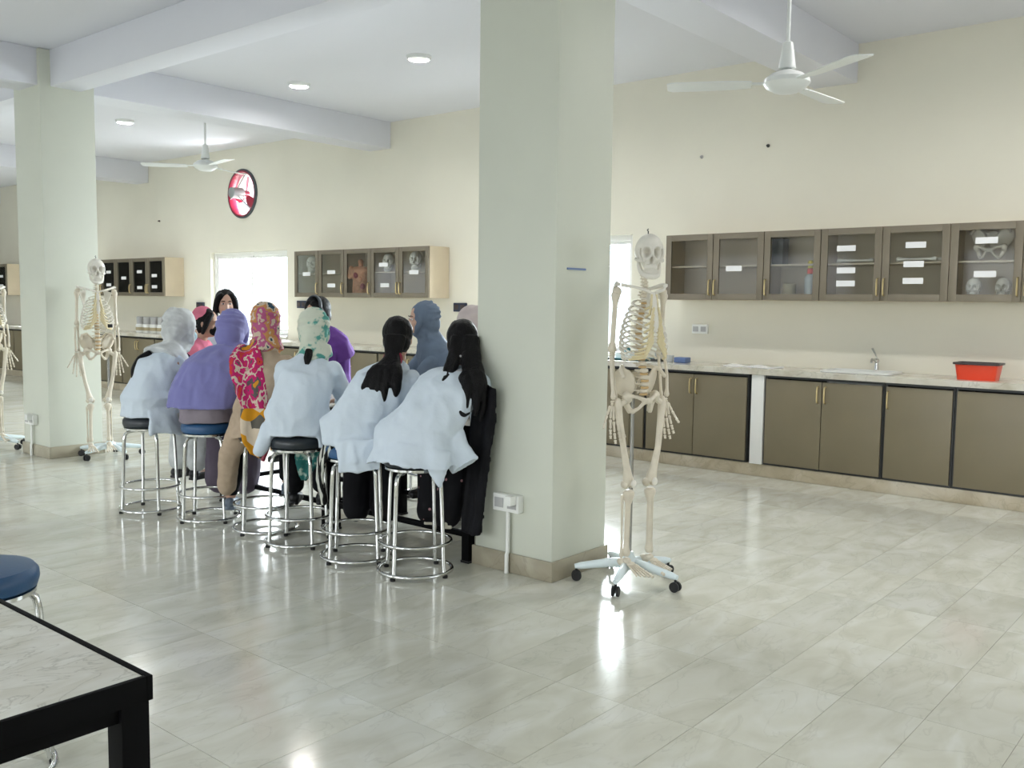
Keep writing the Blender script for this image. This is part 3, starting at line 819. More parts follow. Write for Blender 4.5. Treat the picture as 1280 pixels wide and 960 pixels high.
for x_, y_, lb in ((-6.04, 5.90, 'small round ceiling downlight nearest the middle column'), (-7.725, 5.90, 'small round ceiling downlight in the middle of the ceiling bay'), (-10.98, 5.82, 'small round ceiling downlight beyond the long beam'),
                   (-4.355, 5.90, 'small round ceiling downlight hidden behind the middle column'), (-12.67, 5.82, 'small round ceiling downlight second beyond the long beam'), (-1.75, 5.90, 'small round ceiling downlight above the right wall cabinets'),
                   (-16.0, 5.82, 'small round ceiling downlight farthest to the left'), (0.2, 5.90, 'small round ceiling downlight farthest to the right')):
    d = thing('downlight', lb, 'light', (x_, y_, ZC), group='ceiling downlights')
    MB().loft([[(r * math.cos(2 * PI * k / 28), r * math.sin(2 * PI * k / 28), z) for k in range(28)] for r, z in ((0.112, -0.0005), (0.112, -0.006), (0.098, -0.030), (0.091, -0.030), (0.088, -0.0006))], cap=False, closed=True).build('trim_ring', 'fan_white', d)
    MB().lathe([(0.086, -0.0008), (0.086, -0.003), (0.05, -0.004)], 24).build('lens', 'white_plastic', d)
    ld = bpy.data.lights.new('downlight_lamp', 'AREA'); ld.shape = 'DISK'; ld.size = 0.16; ld.energy = 15 if x_ < -3 else 22; ld.color = (1.0, 0.985, 0.95)
    lo = bpy.data.objects.new('downlight_lamp', ld); COL.objects.link(lo); lo.parent = d; lo.location = (0, 0, -0.006)


# =================================================================== STOOLS AND TABLES
def make_stool(seat_m, loc, rz, label):
    s = thing('lab_stool', label, 'stool', (loc[0], loc[1], 0), rz, group='round chrome stools')
    MB().lathe([(0.03, 0.572), (0.150, 0.572), (0.163, 0.580), (0.169, 0.600), (0.167, 0.622), (0.155, 0.637), (0.12, 0.643), (0.05, 0.645)], 36).build('seat', seat_m, s)
    MB().lathe([(0.10, 0.556), (0.155, 0.556), (0.160, 0.560), (0.160, 0.571), (0.10, 0.571)], 36).build('seat_rim', 'chrome', s)
    for k in range(4):
        a = PI / 4 + k * PI / 2
        pr = [(0.10, 0.548), (0.135, 0.545), (0.155, 0.528), (0.163, 0.49), (0.168, 0.40), (0.174, 0.25), (0.180, 0.10), (0.184, 0.022)]
        l = MB().tube([(r * math.cos(a), r * math.sin(a), z) for r, z in pr], 0.0115, 10).build('leg', 'chrome', s)
        MB().lathe([(0.013, 0.0), (0.014, 0.012), (0.012, 0.014)], 10, (0.192 * math.cos(a), 0.192 * math.sin(a), 0.0)).build('foot_cap', 'rubber', l)
    MB().torus((0, 0, 0.175), 0.188, 0.009).build('foot_ring', 'chrome', s)
    MB().torus((0, 0, 0.024), 0.194, 0.0105).build('base_ring', 'chrome', s)
    return s


STOOLS = [(-5.888, 3.244), (-5.375, 3.366), (-4.86, 3.435), (-4.452, 3.379), (-3.949, 3.389), (-3.507, 3.412)]
st_lab = ['black-topped chrome stool under the student in the white headscarf', 'blue-topped chrome stool under the student in the lavender hijab', 'chrome stool under the student in the beige coat and printed scarf',
          'black-topped chrome stool under the student in the green printed headscarf', 'blue-topped chrome stool under the ponytailed student in zebra trousers', 'chrome stool nearest the middle column, under a white coat']
for k, (x_, y_) in enumerate(STOOLS):
    make_stool(['seat_black', 'seat_blue', 'seat_black', 'seat_black', 'seat_blue', 'seat_black'][k], (x_, y_), 0.55 + 0.2 * (k % 3), st_lab[k])
make_stool('seat_blue', (-2.90, 1.05), 0.5, 'blue-topped chrome stool behind the foreground table')


def make_table(xa, xb, ya, yb, label, h=0.76):
    t = thing('lab_table', label, 'table', ((xa + xb) / 2, (ya + yb) / 2, 0), group='black-framed marble tables')
    W, D = (xb - xa) / 2, (yb - ya) / 2
    MB().box((-W + 0.012, -D + 0.012, h - 0.030), (W - 0.012, D - 0.012, h - 0.002)).build('tabletop', 'table_marble', t, bevel=0.002)
    for lo, hi in (((-W, -D, h - 0.045), (W, -D + 0.0115, h)), ((-W, D - 0.0115, h - 0.045), (W, D, h)), ((-W, -D + 0.0115, h - 0.045), (-W + 0.0115, D - 0.0115, h)), ((W - 0.0115, -D + 0.0115, h - 0.045), (W, D - 0.0115, h))):
        MB().box(lo, hi).build('edge_angle', 'black_metal', t, bevel=0.002)
    L = 0.052
    for sx in (-1, 1):
        for sy in (-1, 1):
            cx_, cy_ = sx * (W - 0.005 - L / 2), sy * (D - 0.005 - L / 2)
            l = MB().box((cx_ - L / 2, cy_ - L / 2, 0.012), (cx_ + L / 2, cy_ + L / 2, h - 0.046)).build('leg', 'black_metal', t, bevel=0.003)
            MB().box((cx_ - L / 2 - 0.003, cy_ - L / 2 - 0.003, 0.0), (cx_ + L / 2 + 0.003, cy_ + L / 2 + 0.003, 0.012)).build('foot_cap', 'rubber', l)
    r = 0.015
    for sy in (-1, 1):
        y_ = sy * (D - 0.03)
        MB().box((-W + 0.05, y_ - r, 0.14), (W - 0.05, y_ + r, 0.17)).build('stretcher', 'black_metal', t, bevel=0.002)
    for sx in (-1, 1):
        x_ = sx * (W - 0.03)
        MB().box((x_ - r, -D + 0.05, 0.14), (x_ + r, D - 0.05, 0.17)).build('stretcher', 'black_metal', t, bevel=0.002)
        MB().box((x_ - r, -D + 0.05, h - 0.075), (x_ + r, D - 0.05, h - 0.031)).build('top_rail', 'black_metal', t, bevel=0.002)
    for sy in (-1, 1):
        y_ = sy * (D - 0.03)
        MB().box((-W + 0.05, y_ - r, h - 0.075), (W - 0.05, y_ + r, h - 0.031)).build('top_rail', 'black_metal', t, bevel=0.002)
    return t


make_table(-4.60, -3.405, 3.715, 4.35, 'black-framed marble table next to the middle column')
make_table(-5.81, -4.615, 3.715, 4.35, 'black-framed marble table between the two rows of students')
make_table(-2.735, -1.515, 0.20, 0.832, 'black-framed marble table in the left foreground')


# =================================================================== SKELETONS
def smooth01(x):
    x = max(0.0, min(1.0, x)); return x * x * (3 - 2 * x)


def skull_mesh():
    bm = bmesh.new(); bmesh.ops.create_icosphere(bm, subdivisions=5, radius=1.0)

    def ang(d, c):
        c = np.array(c, float); c /= np.linalg.norm(c); return math.acos(max(-1, min(1, float(d @ c))))
    for v in bm.verts:
        d = np.array(v.co); d /= np.linalg.norm(d)
        p = d * V(0.070, 0.092, 0.088)
        fr = smooth01((d[1] + 0.1) / 0.6); low = smooth01((-d[2]) / 0.7)
        p[2] *= 1 + low * (0.20 * fr - 0.30 * (1 - fr))
        p[0] *= 1 - 0.10 * low * fr - 0.10 * low * (1 - fr)
        p[1] *= 1 - 0.06 * low * fr
        # temples
        for s_ in (-1, 1):
            t = smooth01(1 - ang(d, (s_ * 0.8, 0.55, 0.05)) / 0.38); p[0] -= s_ * 0.008 * t
            t = smooth01(1 - ang(d, (s_ * 0.58, 0.70, -0.45)) / 0.24); p += d * 0.010 * t            # cheek
            t = smooth01((1 - ang(d, (s_ * 0.36, 0.88, -0.10)) / 0.29) * 2.6); p -= d * 0.050 * t      # orbit
            t = smooth01(1 - abs(ang(d, (s_ * 0.36, 0.88, -0.10)) - 0.33) / 0.10); p += d * 0.004 * t
        e = math.hypot(d[0] / 0.15, (d[2] + 0.50) / 0.17)
        if d[1] > 0: p -= d * 0.030 * smooth01((1 - e) * 2.4)                                              # nose opening
        t = smooth01(1 - math.hypot(d[0] / 0.08, (d[2] + 0.22) / 0.14)) if d[1] > 0 else 0
        p += d * 0.008 * t
        v.co = p
    me = bpy.data.meshes.new('skull'); bm.to_mesh(me); bm.free()
    me.polygons.foreach_set('use_smooth', [True] * len(me.polygons)); me.materials.append(MATS['bone_white'])
    return me


SKULL = skull_mesh()
jaw = MB()
jp = [(-0.052, 0.0, -0.04), (-0.051, 0.006, -0.068), (-0.045, 0.018, -0.098), (-0.033, 0.05, -0.119), (-0.015, 0.074, -0.127), (0, 0.079, -0.128), (0.015, 0.074, -0.127), (0.033, 0.05, -0.119), (0.045, 0.018, -0.098), (0.051, 0.006, -0.068), (0.052, 0.0, -0.04)]
jaw.tube(jp, [0.007, 0.010, 0.012, 0.013, 0.015, 0.016, 0.015, 0.013, 0.012, 0.010, 0.007], 10, up=(0, 1, 0.2))
JAW = jaw.mesh('jaw', 'bone_white')
tee = MB()
for row, z, R in ((0, -0.0985, 0.036), (1, -0.1095, 0.034)):
    for k in range(12):
        a = PI * (0.10 + 0.80 * k / 11); x_, y_ = R * math.cos(a), 0.034 + 0.043 * math.sin(a)
        tee.box((x_ - 0.0042, y_ - 0.0040, z - 0.0052), (x_ + 0.0042, y_ + 0.0040, z + 0.0056))
TEETH = tee.mesh('teeth', 'bone_white', False)
chk = MB(); chk.ell((0, 0.050, -0.082), (0.034, 0.030, 0.022), 18, 12)
for g in (-1, 1):
    chk.tube([(g * 0.040, 0.066, -0.050), (g * 0.058, 0.046, -0.047), (g * 0.068, 0.012, -0.040), (g * 0.064, -0.012, -0.034)], [0.010, 0.009, 0.006, 0.007], 8)
    chk.tube([(g * 0.048, 0.058, -0.046), (g * 0.060, 0.050, -0.015), (g * 0.058, 0.052, 0.010)], [0.008, 0.006, 0.007], 8)
CHEEK = chk.mesh('cheekbones', 'bone_white')


def bone(mb, p0, p1, r, e0, e1, bow=(0, 0, 0), n=10):
    p0, p1 = np.array(p0, float), np.array(p1, float); pts = []; rad = []
    for t, k in ((0, 0.55), (0.03, 0.95), (0.07, 1), (0.14, 0.75), (0.22, None), (0.5, None), (0.8, None), (0.87, 0.75), (0.93, 1), (0.97, 0.95), (1, 0.55)):
        pts.append(p0 + (p1 - p0) * t + np.array(bow) * math.sin(PI * t))
        rad.append(r if k is None else max(r, (e0 if t < 0.5 else e1) * k))
    return mb.tube(pts, rad, n)


def make_skeleton(loc, rz, label):
    s = thing('skeleton_model', label, 'skeleton', (loc[0], loc[1], 0), rz, group='skeleton models on wheeled stands')
    # stand
    MB().lathe([(0.05, 0.075), (0.055, 0.09), (0.05, 0.115), (0.03, 0.13), (0.018, 0.16)], 20).build('stand_hub', 'stand_white', s)
    MB().cyl((0, -0.0, 0.12), (0, -0.0, 1.06), 0.0105, n=10).build('pole', 'pole_steel', s)
    for k in range(5):
        a = 2 * PI * k / 5 + 0.637
        c, q = math.cos(a), math.sin(a)
        l = MB().tube([(0.03 * c, 0.03 * q, 0.10), (0.10 * c, 0.10 * q, 0.098), (0.25 * c, 0.25 * q, 0.078), (0.28 * c, 0.28 * q, 0.074)], [0.026, 0.024, 0.018, 0.012], 10, up=(0, 0, 1)).build('stand_leg', 'stand_white', s)
        w = MB()
        for g in (-1, 1):
            ox, oy = -q * 0.012 * g, c * 0.012 * g
            w.tube([(0.27 * c + ox - q * 0.006, 0.27 * q + oy + c * 0.006, 0.0265), (0.27 * c + ox + q * 0.006, 0.27 * q + oy - c * 0.006, 0.0265)], 0.026, 16)
        w.cyl((0.27 * c, 0.27 * q, 0.03), (0.27 * c, 0.27 * q, 0.072), 0.007, n=8)
        w.build('caster', 'rubber', l)
    # skull
    HZ = 1.685
    sy = 0.055
    for nm, me in (('skull', SKULL), ('jaw', JAW), ('teeth', TEETH), ('cheekbones', CHEEK)):
        o = obj(nm, me, s); o.location = (0, sy + 0.01, HZ); o.rotation_euler = (0.05, 0, -0.52)
    MB().tube([(0, sy, HZ + 0.086), (0, sy, HZ + 0.10), (0.006, sy, HZ + 0.106), (0, sy, HZ + 0.112)], 0.003, 6).build('hook', 'dark_edge', s)
    # spine: one vertebra mesh scaled
    vb = MB().ell((0, 0, 0), (1.0, 0.78, 0.55), 14, 8)
    vb.tube([(0, -0.6, 0), (0, -1.25, -0.15), (0, -1.9, -0.55)], [0.28, 0.22, 0.2], 6)
    for g in (-1, 1):
        vb.tube([(g * 0.6, -0.5, 0), (g * 1.2, -0.75, 0.05), (g * 1.75, -0.85, 0.1)], [0.26, 0.2, 0.16], 6)
    VERT = vb.mesh('vertebra', 'bone')
    disc = MB().lathe([(0.9, -0.1), (1.0, 0), (0.9, 0.1)], 14).mesh('disc', 'disc_cartilage')
    zs = []
    z = 1.585
    pos = []
    for k in range(24):
        step = 0.0165 if k < 7 else (0.0255 if k < 19 else 0.034)
        z -= step
        y = sy - 0.02 + (0.012 * math.sin(PI * k / 6) if k < 7 else (-0.035 * math.sin(PI * (k - 7) / 12) if k < 19 else 0.022 * math.sin(PI * (k - 19) / 5)))
        sc = 0.013 + 0.0006 * k if k < 19 else 0.0245
        pos.append((y, z, sc, step))
        o = obj('vertebra', VERT, s); o.location = (0, y, z); o.scale = (sc, sc, sc * (1.15 if k < 7 else 1.0))
        if k > 6:
            d = obj('disc', disc, s); d.location = (0, y, z - step * 0.5); d.scale = (sc * 0.95, sc * 0.75, 0.05)
    # ribs
    W = [0.058, 0.082, 0.098, 0.110, 0.118, 0.124, 0.128, 0.130, 0.127, 0.120, 0.105, 0.085]
    FY = [0.075, 0.095, 0.108, 0.118, 0.124, 0.127, 0.127, 0.122, 0.115, 0.10, 0.05, 0.02]
    st_top, st_bot = 1.475, 1.315
    cart = MB()
    for k in range(12):
        y0, z0 = pos[7 + k][0] - 0.015, pos[7 + k][1]
        w = W[k] * 1.02; end = [1.15, 1.15, 1.1, 1.05, 1.0, 0.95, 0.85, 0.72, 0.6, 0.45, 0.1, -0.25][k]
        yc = (FY[k] + y0 - 0.03) / 2; dp = (FY[k] - y0 + 0.03) / 2
        drop = [0.045, 0.06, 0.075, 0.085, 0.095, 0.10, 0.105, 0.105, 0.10, 0.09, 0.07, 0.05][k]
        for g in (-1, 1):
            pts = []
            for a in np.linspace(-1.42, end, 16):
                t = (a + 1.42) / 2.6
                pts.append((g * w * math.cos(a) ** 0.9 if math.cos(a) > 0 else 0, yc + dp * math.sin(a), z0 - drop * t ** 1.15))
            MB().tube(pts, 0.0078, 8, flat=0.6, up=(0, 0, 1)).build('rib', 'bone_white', s)
            e = pts[-1]
            if k < 10:
                zt = st_top - (st_top - st_bot) * min(k, 7) / 7.0 - (0.0 if k < 7 else 0.004)
                zt = min(zt, e[2] + 0.09)
                tgt = (g * 0.014, 0.128 if k > 1 else 0.11, zt)
                mid = (e[0] * 0.55 + tgt[0] * 0.45, max(e[1], tgt[1]) * 1.02, e[2] * 0.8 + tgt[2] * 0.2 - (0.006 if k > 4 else 0))
                cart.tube([e, mid, tgt], [0.0065, 0.0068, 0.006], 7)
    cart.build('costal_cartilage', 'cartilage', s)
    MB().tube([(0, 0.098, 1.485), (0, 0.106, 1.46), (0, 0.116, 1.43), (0, 0.127, 1.37), (0, 0.132, 1.32), (0, 0.13, 1.29)], [0.02, 0.024, 0.014, 0.017, 0.016, 0.006], 10, flat=0.4, up=(0, 1, 0)).build('sternum', 'bone_white', s)
    for g in (-1, 1):
        MB().tube([(g * 0.018, 0.10, 1.485), (g * 0.06, 0.108, 1.497), (g * 0.10, 0.075, 1.51), (g * 0.142, 0.03, 1.52)], [0.009, 0.0075, 0.0065, 0.009], 8).build('clavicle', 'bone_white', s)
        sb = MB()
        A, B, C_ = V(g * 0.075, -0.075, 1.50), V(g * 0.085, -0.085, 1.33), V(g * 0.135, -0.02, 1.475)
        rings = []
        for t in np.linspace(0, 1, 7):
            l = A * (1 - t) + B * t; r = C_ * (1 - t) + B * t
            nrm = V(g * 0.4, -0.9, 0) * 0.004
            rings.append([l + nrm, (l + r) / 2 + nrm * 2.2, r + nrm, r - nrm, (l + r) / 2 + nrm * 0.4, l - nrm])
        sb.loft(rings)
        sb.tube([A + V(0, -0.012, -0.02), (A + C_) / 2 + V(0, -0.025, 0.012), V(g * 0.150, 0.005, 1.525), V(g * 0.156, 0.028, 1.522)], [0.006, 0.008, 0.012, 0.009], 8)
        sb.tube([C_, C_ + V(g * 0.012, 0.012, -0.005)], [0.014, 0.018], 8)
        sb.build('scapula', 'bone_white', s)
        # arm
        hu = MB(); sh = V(g * 0.155, 0.005, 1.487); el = V(g * 0.160, -0.012, 1.185)
        bone(hu, sh, el, 0.0125, 0.023, 0.022); hu.ell(sh + V(-g * 0.006, 0, 0), (0.023, 0.023, 0.024), 12, 8); hu.build('humerus', 'bone', s)
        wr_ = V(g * 0.163, 0.02, 0.955)
        bone(MB(), el, wr_, 0.007, 0.013, 0.011)
        ra = MB(); bone(ra, el + V(g * 0.012, 0.012, -0.012), wr_ + V(g * 0.010, 0.006, 0), 0.0082, 0.012, 0.014, bow=(g * 0.008, 0.004, 0)); ra.build('radius', 'bone', s)
        ul = MB(); bone(ul, el + V(-g * 0.008, -0.010, 0.012), wr_ + V(-g * 0.014, -0.006, 0.004), 0.0078, 0.014, 0.010); ul.build('ulna', 'bone', s)
        hb = MB(); rnd = random.Random(3)
        for q in range(8):
            hb.ell(wr_ + V(((q % 4) - 1.5) * 0.011, rnd.uniform(-0.004, 0.004), -0.012 - 0.012 * (q // 4)), (0.0075, 0.007, 0.0075), 8, 6)
        for q, (spread, ln) in enumerate(((-0.17, 0.165), (-0.06, 0.185), (0.05, 0.190), (0.15, 0.165), (0.5, 0.125))):
            sg = g * (-1)
            d = V(math.sin(spread) * (1 if g > 0 else -1), 0.10, -math.cos(spread)); d /= np.linalg.norm(d)
            st = wr_ + V((q - 1.5) * 0.013 * (1 if g > 0 else -1) if q < 4 else 0.026 * g, 0, -0.030)
            cuts = (0, 0.40, 0.70, 0.88, 1.0) if q < 4 else (0, 0.42, 0.76, 1.0)
            for u, v in zip(cuts[:-1], cuts[1:]):
                a_ = st + d * ln * (u + 0.012) + V(0, 0.10 * ln * u * u, 0); b_ = st + d * ln * (v - 0.012) + V(0, 0.10 * ln * v * v, 0)
                hb.tube([a_, a_ + (b_ - a_) * 0.15, (a_ + b_) / 2, a_ + (b_ - a_) * 0.85, b_], [0.0052, 0.0078, 0.0054, 0.0068, 0.0046], 7)
        hb.build('hand_bones', 'bone', s)
        # leg
        hip = V(g * 0.085, 0.03, 0.955)
        fe = MB(); kn = V(g * 0.070, 0.035, 0.525); tro = V(g * 0.145, 0.025, 0.935)
        fe.ell(hip, (0.023, 0.023, 0.023), 12, 8); fe.tube([hip, tro + V(-g * 0.012, 0, -0.006)], [0.015, 0.018], 8)
        fe.ell(tro + V(0, 0, 0.002), (0.019, 0.02, 0.026), 10, 8)
        fe.tube([tro, V(g * 0.135, 0.03, 0.85), V(g * 0.112, 0.04, 0.70), V(g * 0.088, 0.04, 0.60), V(g * 0.078, 0.036, 0.555), kn], [0.022, 0.018, 0.016, 0.019, 0.027, 0.029], 10)
        for e in (-1, 1): fe.ell(kn + V(e * 0.020, -0.008, -0.002), (0.018, 0.027, 0.022), 10, 8)
        fe.build('femur', 'bone', s)
        MB().ell(kn + V(0, 0.036, 0.006), (0.018, 0.008, 0.021), 10, 8).build('patella', 'bone_white', s)
        an = V(g * 0.075, 0.03, 0.155)
        tb = MB(); bone(tb, kn + V(0, 0, -0.030), an, 0.0145, 0.031, 0.021); tb.build('tibia', 'bone', s)
        fb = MB(); bone(fb, kn + V(g * 0.030, -0.014, -0.055), an + V(g * 0.024, -0.008, -0.008), 0.0058, 0.0095, 0.0105); fb.build('fibula', 'bone', s)
        ft = MB()
        ft.ell(an + V(0, -0.03, -0.038), (0.019, 0.034, 0.021), 12, 8); ft.ell(an + V(0, 0.008, -0.022), (0.021, 0.026, 0.017), 10, 8)
        ft.ell(an + V(0, 0.042, -0.034), (0.024, 0.02, 0.014), 10, 8)
        for q in range(5):
            sp = (q - 1.6) * 0.11 * g
            a_ = an + V((q - 2) * 0.010 * g, 0.052, -0.038)
            d = V(math.sin(sp) * 0.9, math.cos(sp), -0.30); d /= np.linalg.norm(d)
            ln = 0.122 - 0.008 * q
            for u, v in ((0, 0.52), (0.55, 0.78), (0.80, 1.0)):
                p0, p1 = a_ + d * ln * u, a_ + d * ln * v
                r = 0.0085 if q == 0 else 0.0056
                ft.tube([p0, p0 + (p1 - p0) * 0.2, (p0 + p1) / 2, p0 + (p1 - p0) * 0.85, p1], [r * 0.8, r * 1.15, r * 0.8, r * 1.05, r * 0.7], 7)
        ft.build('foot_bones', 'bone', s)
    # pelvis
    pv = MB()
    for g in (-1, 1):
        Ml = roty(g * 0.42) @ rotz(-g * 0.55)
        pv.ell(V(g * 0.088, 0.0, 1.035), (0.062, 0.013, 0.078), 16, 10, Ml)
        pv.tube([V(g * 0.04, -0.035, 1.07), V(g * 0.08, -0.03, 1.115), V(g * 0.125, 0.02, 1.10), V(g * 0.135, 0.055, 1.06)], [0.011, 0.012, 0.012, 0.011], 8)
        pv.ell(V(g * 0.092, 0.03, 0.965), (0.026, 0.026, 0.028), 12, 8)
        pv.tube([V(g * 0.088, 0.035, 0.972), V(g * 0.055, 0.068, 0.965), V(g * 0.014, 0.082, 0.948)], [0.012, 0.010, 0.013], 8)
        pv.tube([V(g * 0.014, 0.082, 0.945), V(g * 0.035, 0.06, 0.91), V(g * 0.060, 0.03, 0.885)], [0.012, 0.009, 0.013], 8)
        pv.tube([V(g * 0.060, 0.025, 0.885), V(g * 0.080, 0.015, 0.92), V(g * 0.090, 0.02, 0.96)], [0.016, 0.017, 0.02], 8)
    pv.ell((0, 0.083, 0.945), (0.012, 0.009, 0.018), 10, 8)
    pv.tube([(0, 0.0, 1.075), (0, -0.025, 1.05), (0, -0.05, 1.0), (0, -0.052, 0.96), (0, -0.035, 0.93)], [0.038, 0.046, 0.034, 0.018, 0.008], 12, flat=0.55, up=(0, 1, 0))
    remesh('pelvis', pv, 0.0055, 'bone', s, 2)
    for c_ in children(s):
        if c_.name.split('.')[0] not in ('stand_hub', 'pole', 'stand_leg'):
            c_.location += Vector((-0.012, 0.018, 0))
    MB().tube([(0, 0, 1.02), (-0.006, 0.0, 1.03), (-0.012, 0.01, 1.04)], 0.008, 8).build('pelvis_bracket', 'pole_steel', s)
    return s


def face_angle(x, y, extra):
    """heading that looks at the camera, turned by extra (positive = towards the picture's right)"""
    a = math.atan2(-y, -x)
    return a + extra - PI / 2


skel = make_skeleton((-2.575, 4.035), 0, 'human skeleton model on a white wheeled stand right of the middle column')
skel.rotation_euler = (0, 0, face_angle(-2.575, 4.035, math.radians(40)))
for loc_, ex_, hz, off, lb in (((-8.185, 4.13, 0), 8, 0.0, (0.105, 0.02), 'human skeleton model on a wheeled stand beside the left column'),
                               ((-9.42, 3.63, 0), 25, -0.3, (0.05, 0.0), 'human skeleton model partly hidden behind the left column at the picture edge')):
    r_ = copy_tree(skel, loc_, face_angle(loc_[0], loc_[1], math.radians(ex_)), lb)
    for c_ in children(r_):
        nm_ = c_.name.split('.')[0]
        if nm_ in ('skull', 'jaw', 'teeth', 'cheekbones'):
            c_.rotation_euler = (0.05, 0, hz)
        if nm_ not in ('stand_hub', 'pole', 'stand_leg', 'pelvis_bracket'):
            c_.location += Vector((off[0], off[1], 0))
    if ex_ == 8:
        MB().box((-0.02, 0.155, 1.17), (0.02, 0.17, 1.20)).build('black_tag', 'rubber', r_, bevel=0.003)
PELVIS_ME = [o for o in bpy.data.objects if o.name.startswith('pelvis')][0].data

# =================================================================== CABINET CONTENTS
ZS0, ZS1 = ZU0 + 0.0185, ZU0 + UH * 0.5 + 0.0145


def skull_item(x_, lvl, rz, label, sc=0.95, y_=YW - 0.16):
    t = thing('skull_specimen', label, 'skull', (x_, y_, lvl), rz, group='skull specimens in the wall cabinets')
    for nm, me in (('cranium', SKULL), ('jaw', JAW), ('teeth', TEETH), ('cheekbones', CHEEK)):
        o = obj(nm, me, t); o.location = (0, 0, 0.14 * sc); o.scale = (sc,) * 3


skull_item(-9.72, ZS1, PI + 0.6, 'pale skull specimen in the wall cabinet nearest the left window', y_=YU + 0.135)
skull_item(-8.29, ZS1, PI + 0.5, 'pale skull specimen on the shelf beside the reddish torso cabinet', y_=YU + 0.135)
skull_item(-7.83, ZS1, PI + 0.5, 'pale skull specimen on the shelf at the right end of the middle run', 1.05, y_=YU + 0.14)
skull_item(-1.90, ZS0, PI, 'left pale skull specimen low in the right-edge cabinet', 0.72)
skull_item(-1.70, ZS0, PI, 'right pale skull specimen low in the right-edge cabinet', 0.72)


def bones_item(x_, lvl, label, n=5, seed=1, ln=0.3):
    rnd = random.Random(seed)
    for k in range(n):
        m = MB(); bone(m, (-ln / 2, 0, 0), (ln / 2, 0, 0), 0.010, 0.02, 0.018)
        o = m.build('long_bone', 'bone_white'); o.location = (x_ + rnd.uniform(-0.03, 0.03), YW - 0.08 - 0.042 * k, lvl + 0.0205); o.rotation_euler = (0, 0, rnd.uniform(-0.06, 0.06))
        tag(o, '%s, %s one' % (label, ['rearmost', 'second', 'middle', 'fourth', 'front'][k]), 'bone', 'long bones in the wall cabinets')


bones_item(-2.79, ZS1, 'loose long bone on the shelf of the left three-sticker door', 4, 2)
bones_item(-2.28, ZS1, 'loose long bone on the shelf of the right three-sticker door', 5, 3)
bones_item(-2.28, ZS0, 'loose long bone at the bottom of the right three-sticker door', 4, 4)
bones_item(-8.20, ZS0, 'loose long bone at the bottom beside the reddish torso cabinet', 3, 5)
po = obj('pelvis_specimen', PELVIS_ME); po.location = (-1.79, YW - 0.17, ZS1 - 0.868); po.rotation_euler = (0, 0, PI); tag(po, 'pale pelvis specimen on the shelf of the right-edge cabinet', 'pelvis')
bt = thing('bottle', 'clear bottle with a yellow and red cap in the single-door cabinet', 'bottle', (-3.15, YW - 0.20, ZS0))
MB().lathe([(0.045, 0), (0.047, 0.01), (0.047, 0.17), (0.03, 0.2), (0.02, 0.205)], 18).build('bottle_body', 'clear_bottle', bt)
MB().lathe([(0.028, 0.2052), (0.028, 0.245), (0.020, 0.25)], 16).build('cap', 'red_plastic', bt)
MB().lathe([(0.024, 0.2502), (0.026, 0.30), (0.016, 0.315)], 16).build('nozzle', 'yellow_plastic', bt)
b2 = MB().lathe([(0.035, 0), (0.035, 0.15), (0.02, 0.18), (0.02, 0.21)], 16).build('bottle', 'clear_bottle'); tag(b2, 'plain clear bottle right of the yellow-capped one', 'bottle'); b2.location = (-3.05, YW - 0.15, ZS0)
b3 = MB().lathe([(0.05, 0), (0.055, 0.02), (0.055, 0.12), (0.05, 0.125)], 18).build('beige_pot', 'cardboard'); tag(b3, 'beige pot left of the yellow-capped bottle', 'pot'); b3.location = (-3.33, YW - 0.20, ZS0)
b4 = MB().box((-0.05, -0.06, 0), (0.05, 0.06, 0.22)).build('dark_box', 'dark_edge', bevel=0.004); tag(b4, 'dark upright box at the left of the yellow-capped bottle cabinet', 'box'); b4.location = (-3.44, YW - 0.16, ZS1)
# anatomical torso
to = thing('anatomical_torso', 'reddish anatomical torso model behind glass in the middle run', 'torso model', (-8.76, YU + 0.115, ZS0))
to.rotation_euler = (0, 0, PI + 0.6); to.scale = (1.2, 1.2, 1.65)
mm = MB(); mm.tube([(0, 0, 0.004), (0, 0, 0.05), (0, 0, 0.12), (0, 0, 0.19), (0, 0, 0.215)], [0.085, 0.09, 0.082, 0.11, 0.06], 16, flat=0.6, up=(0, 1, 0))
for g in (-1, 1): mm.cap((g * 0.10, 0, 0.195), (g * 0.115, 0, 0.14), 0.028, 0.024)
remesh('torso', mm, 0.008, 'terracotta', to, 3)
mm = MB(); mm.cap((0, 0, 0.20), (0, 0.005, 0.235), 0.026, 0.024); mm.ell((0, 0.008, 0.250), (0.03, 0.036, 0.02), 14, 10); remesh('neck', mm, 0.008, 'terracotta', to, 2)
for k, (dx, dz) in enumerate(((0.02, 0.06), (-0.03, 0.07), (0.0, 0.12), (0.04, 0.15), (-0.04, 0.15))):
    MB().ell((dx, 0.052, dz), (0.026, 0.012, 0.022), 12, 8).build('organ', 'fan_red' if k % 2 else 'terracotta', to)

# =================================================================== PEOPLE
def unit(v):
    return np.array(v, float) / (np.linalg.norm(v) + 1e-9)


def ring_at(c, t, a, b, n=20, p=2.3, side=None):
    """superellipse ring round c, normal to direction t; a = half width (x), b = half depth"""
    t = unit(t); xa = V(1, 0, 0) if side is None else unit(side)
    xa = unit(xa - t * (xa @ t)); ya = np.cross(t, xa)
    out = []
    for k in range(n):
        q = 2 * PI * k / n; c_, s_ = math.cos(q), math.sin(q)
        out.append(np.array(c) + xa * a * math.copysign(abs(c_) ** (2 / p), c_) + ya * b * math.copysign(abs(s_) ** (2 / p), s_))
    return out


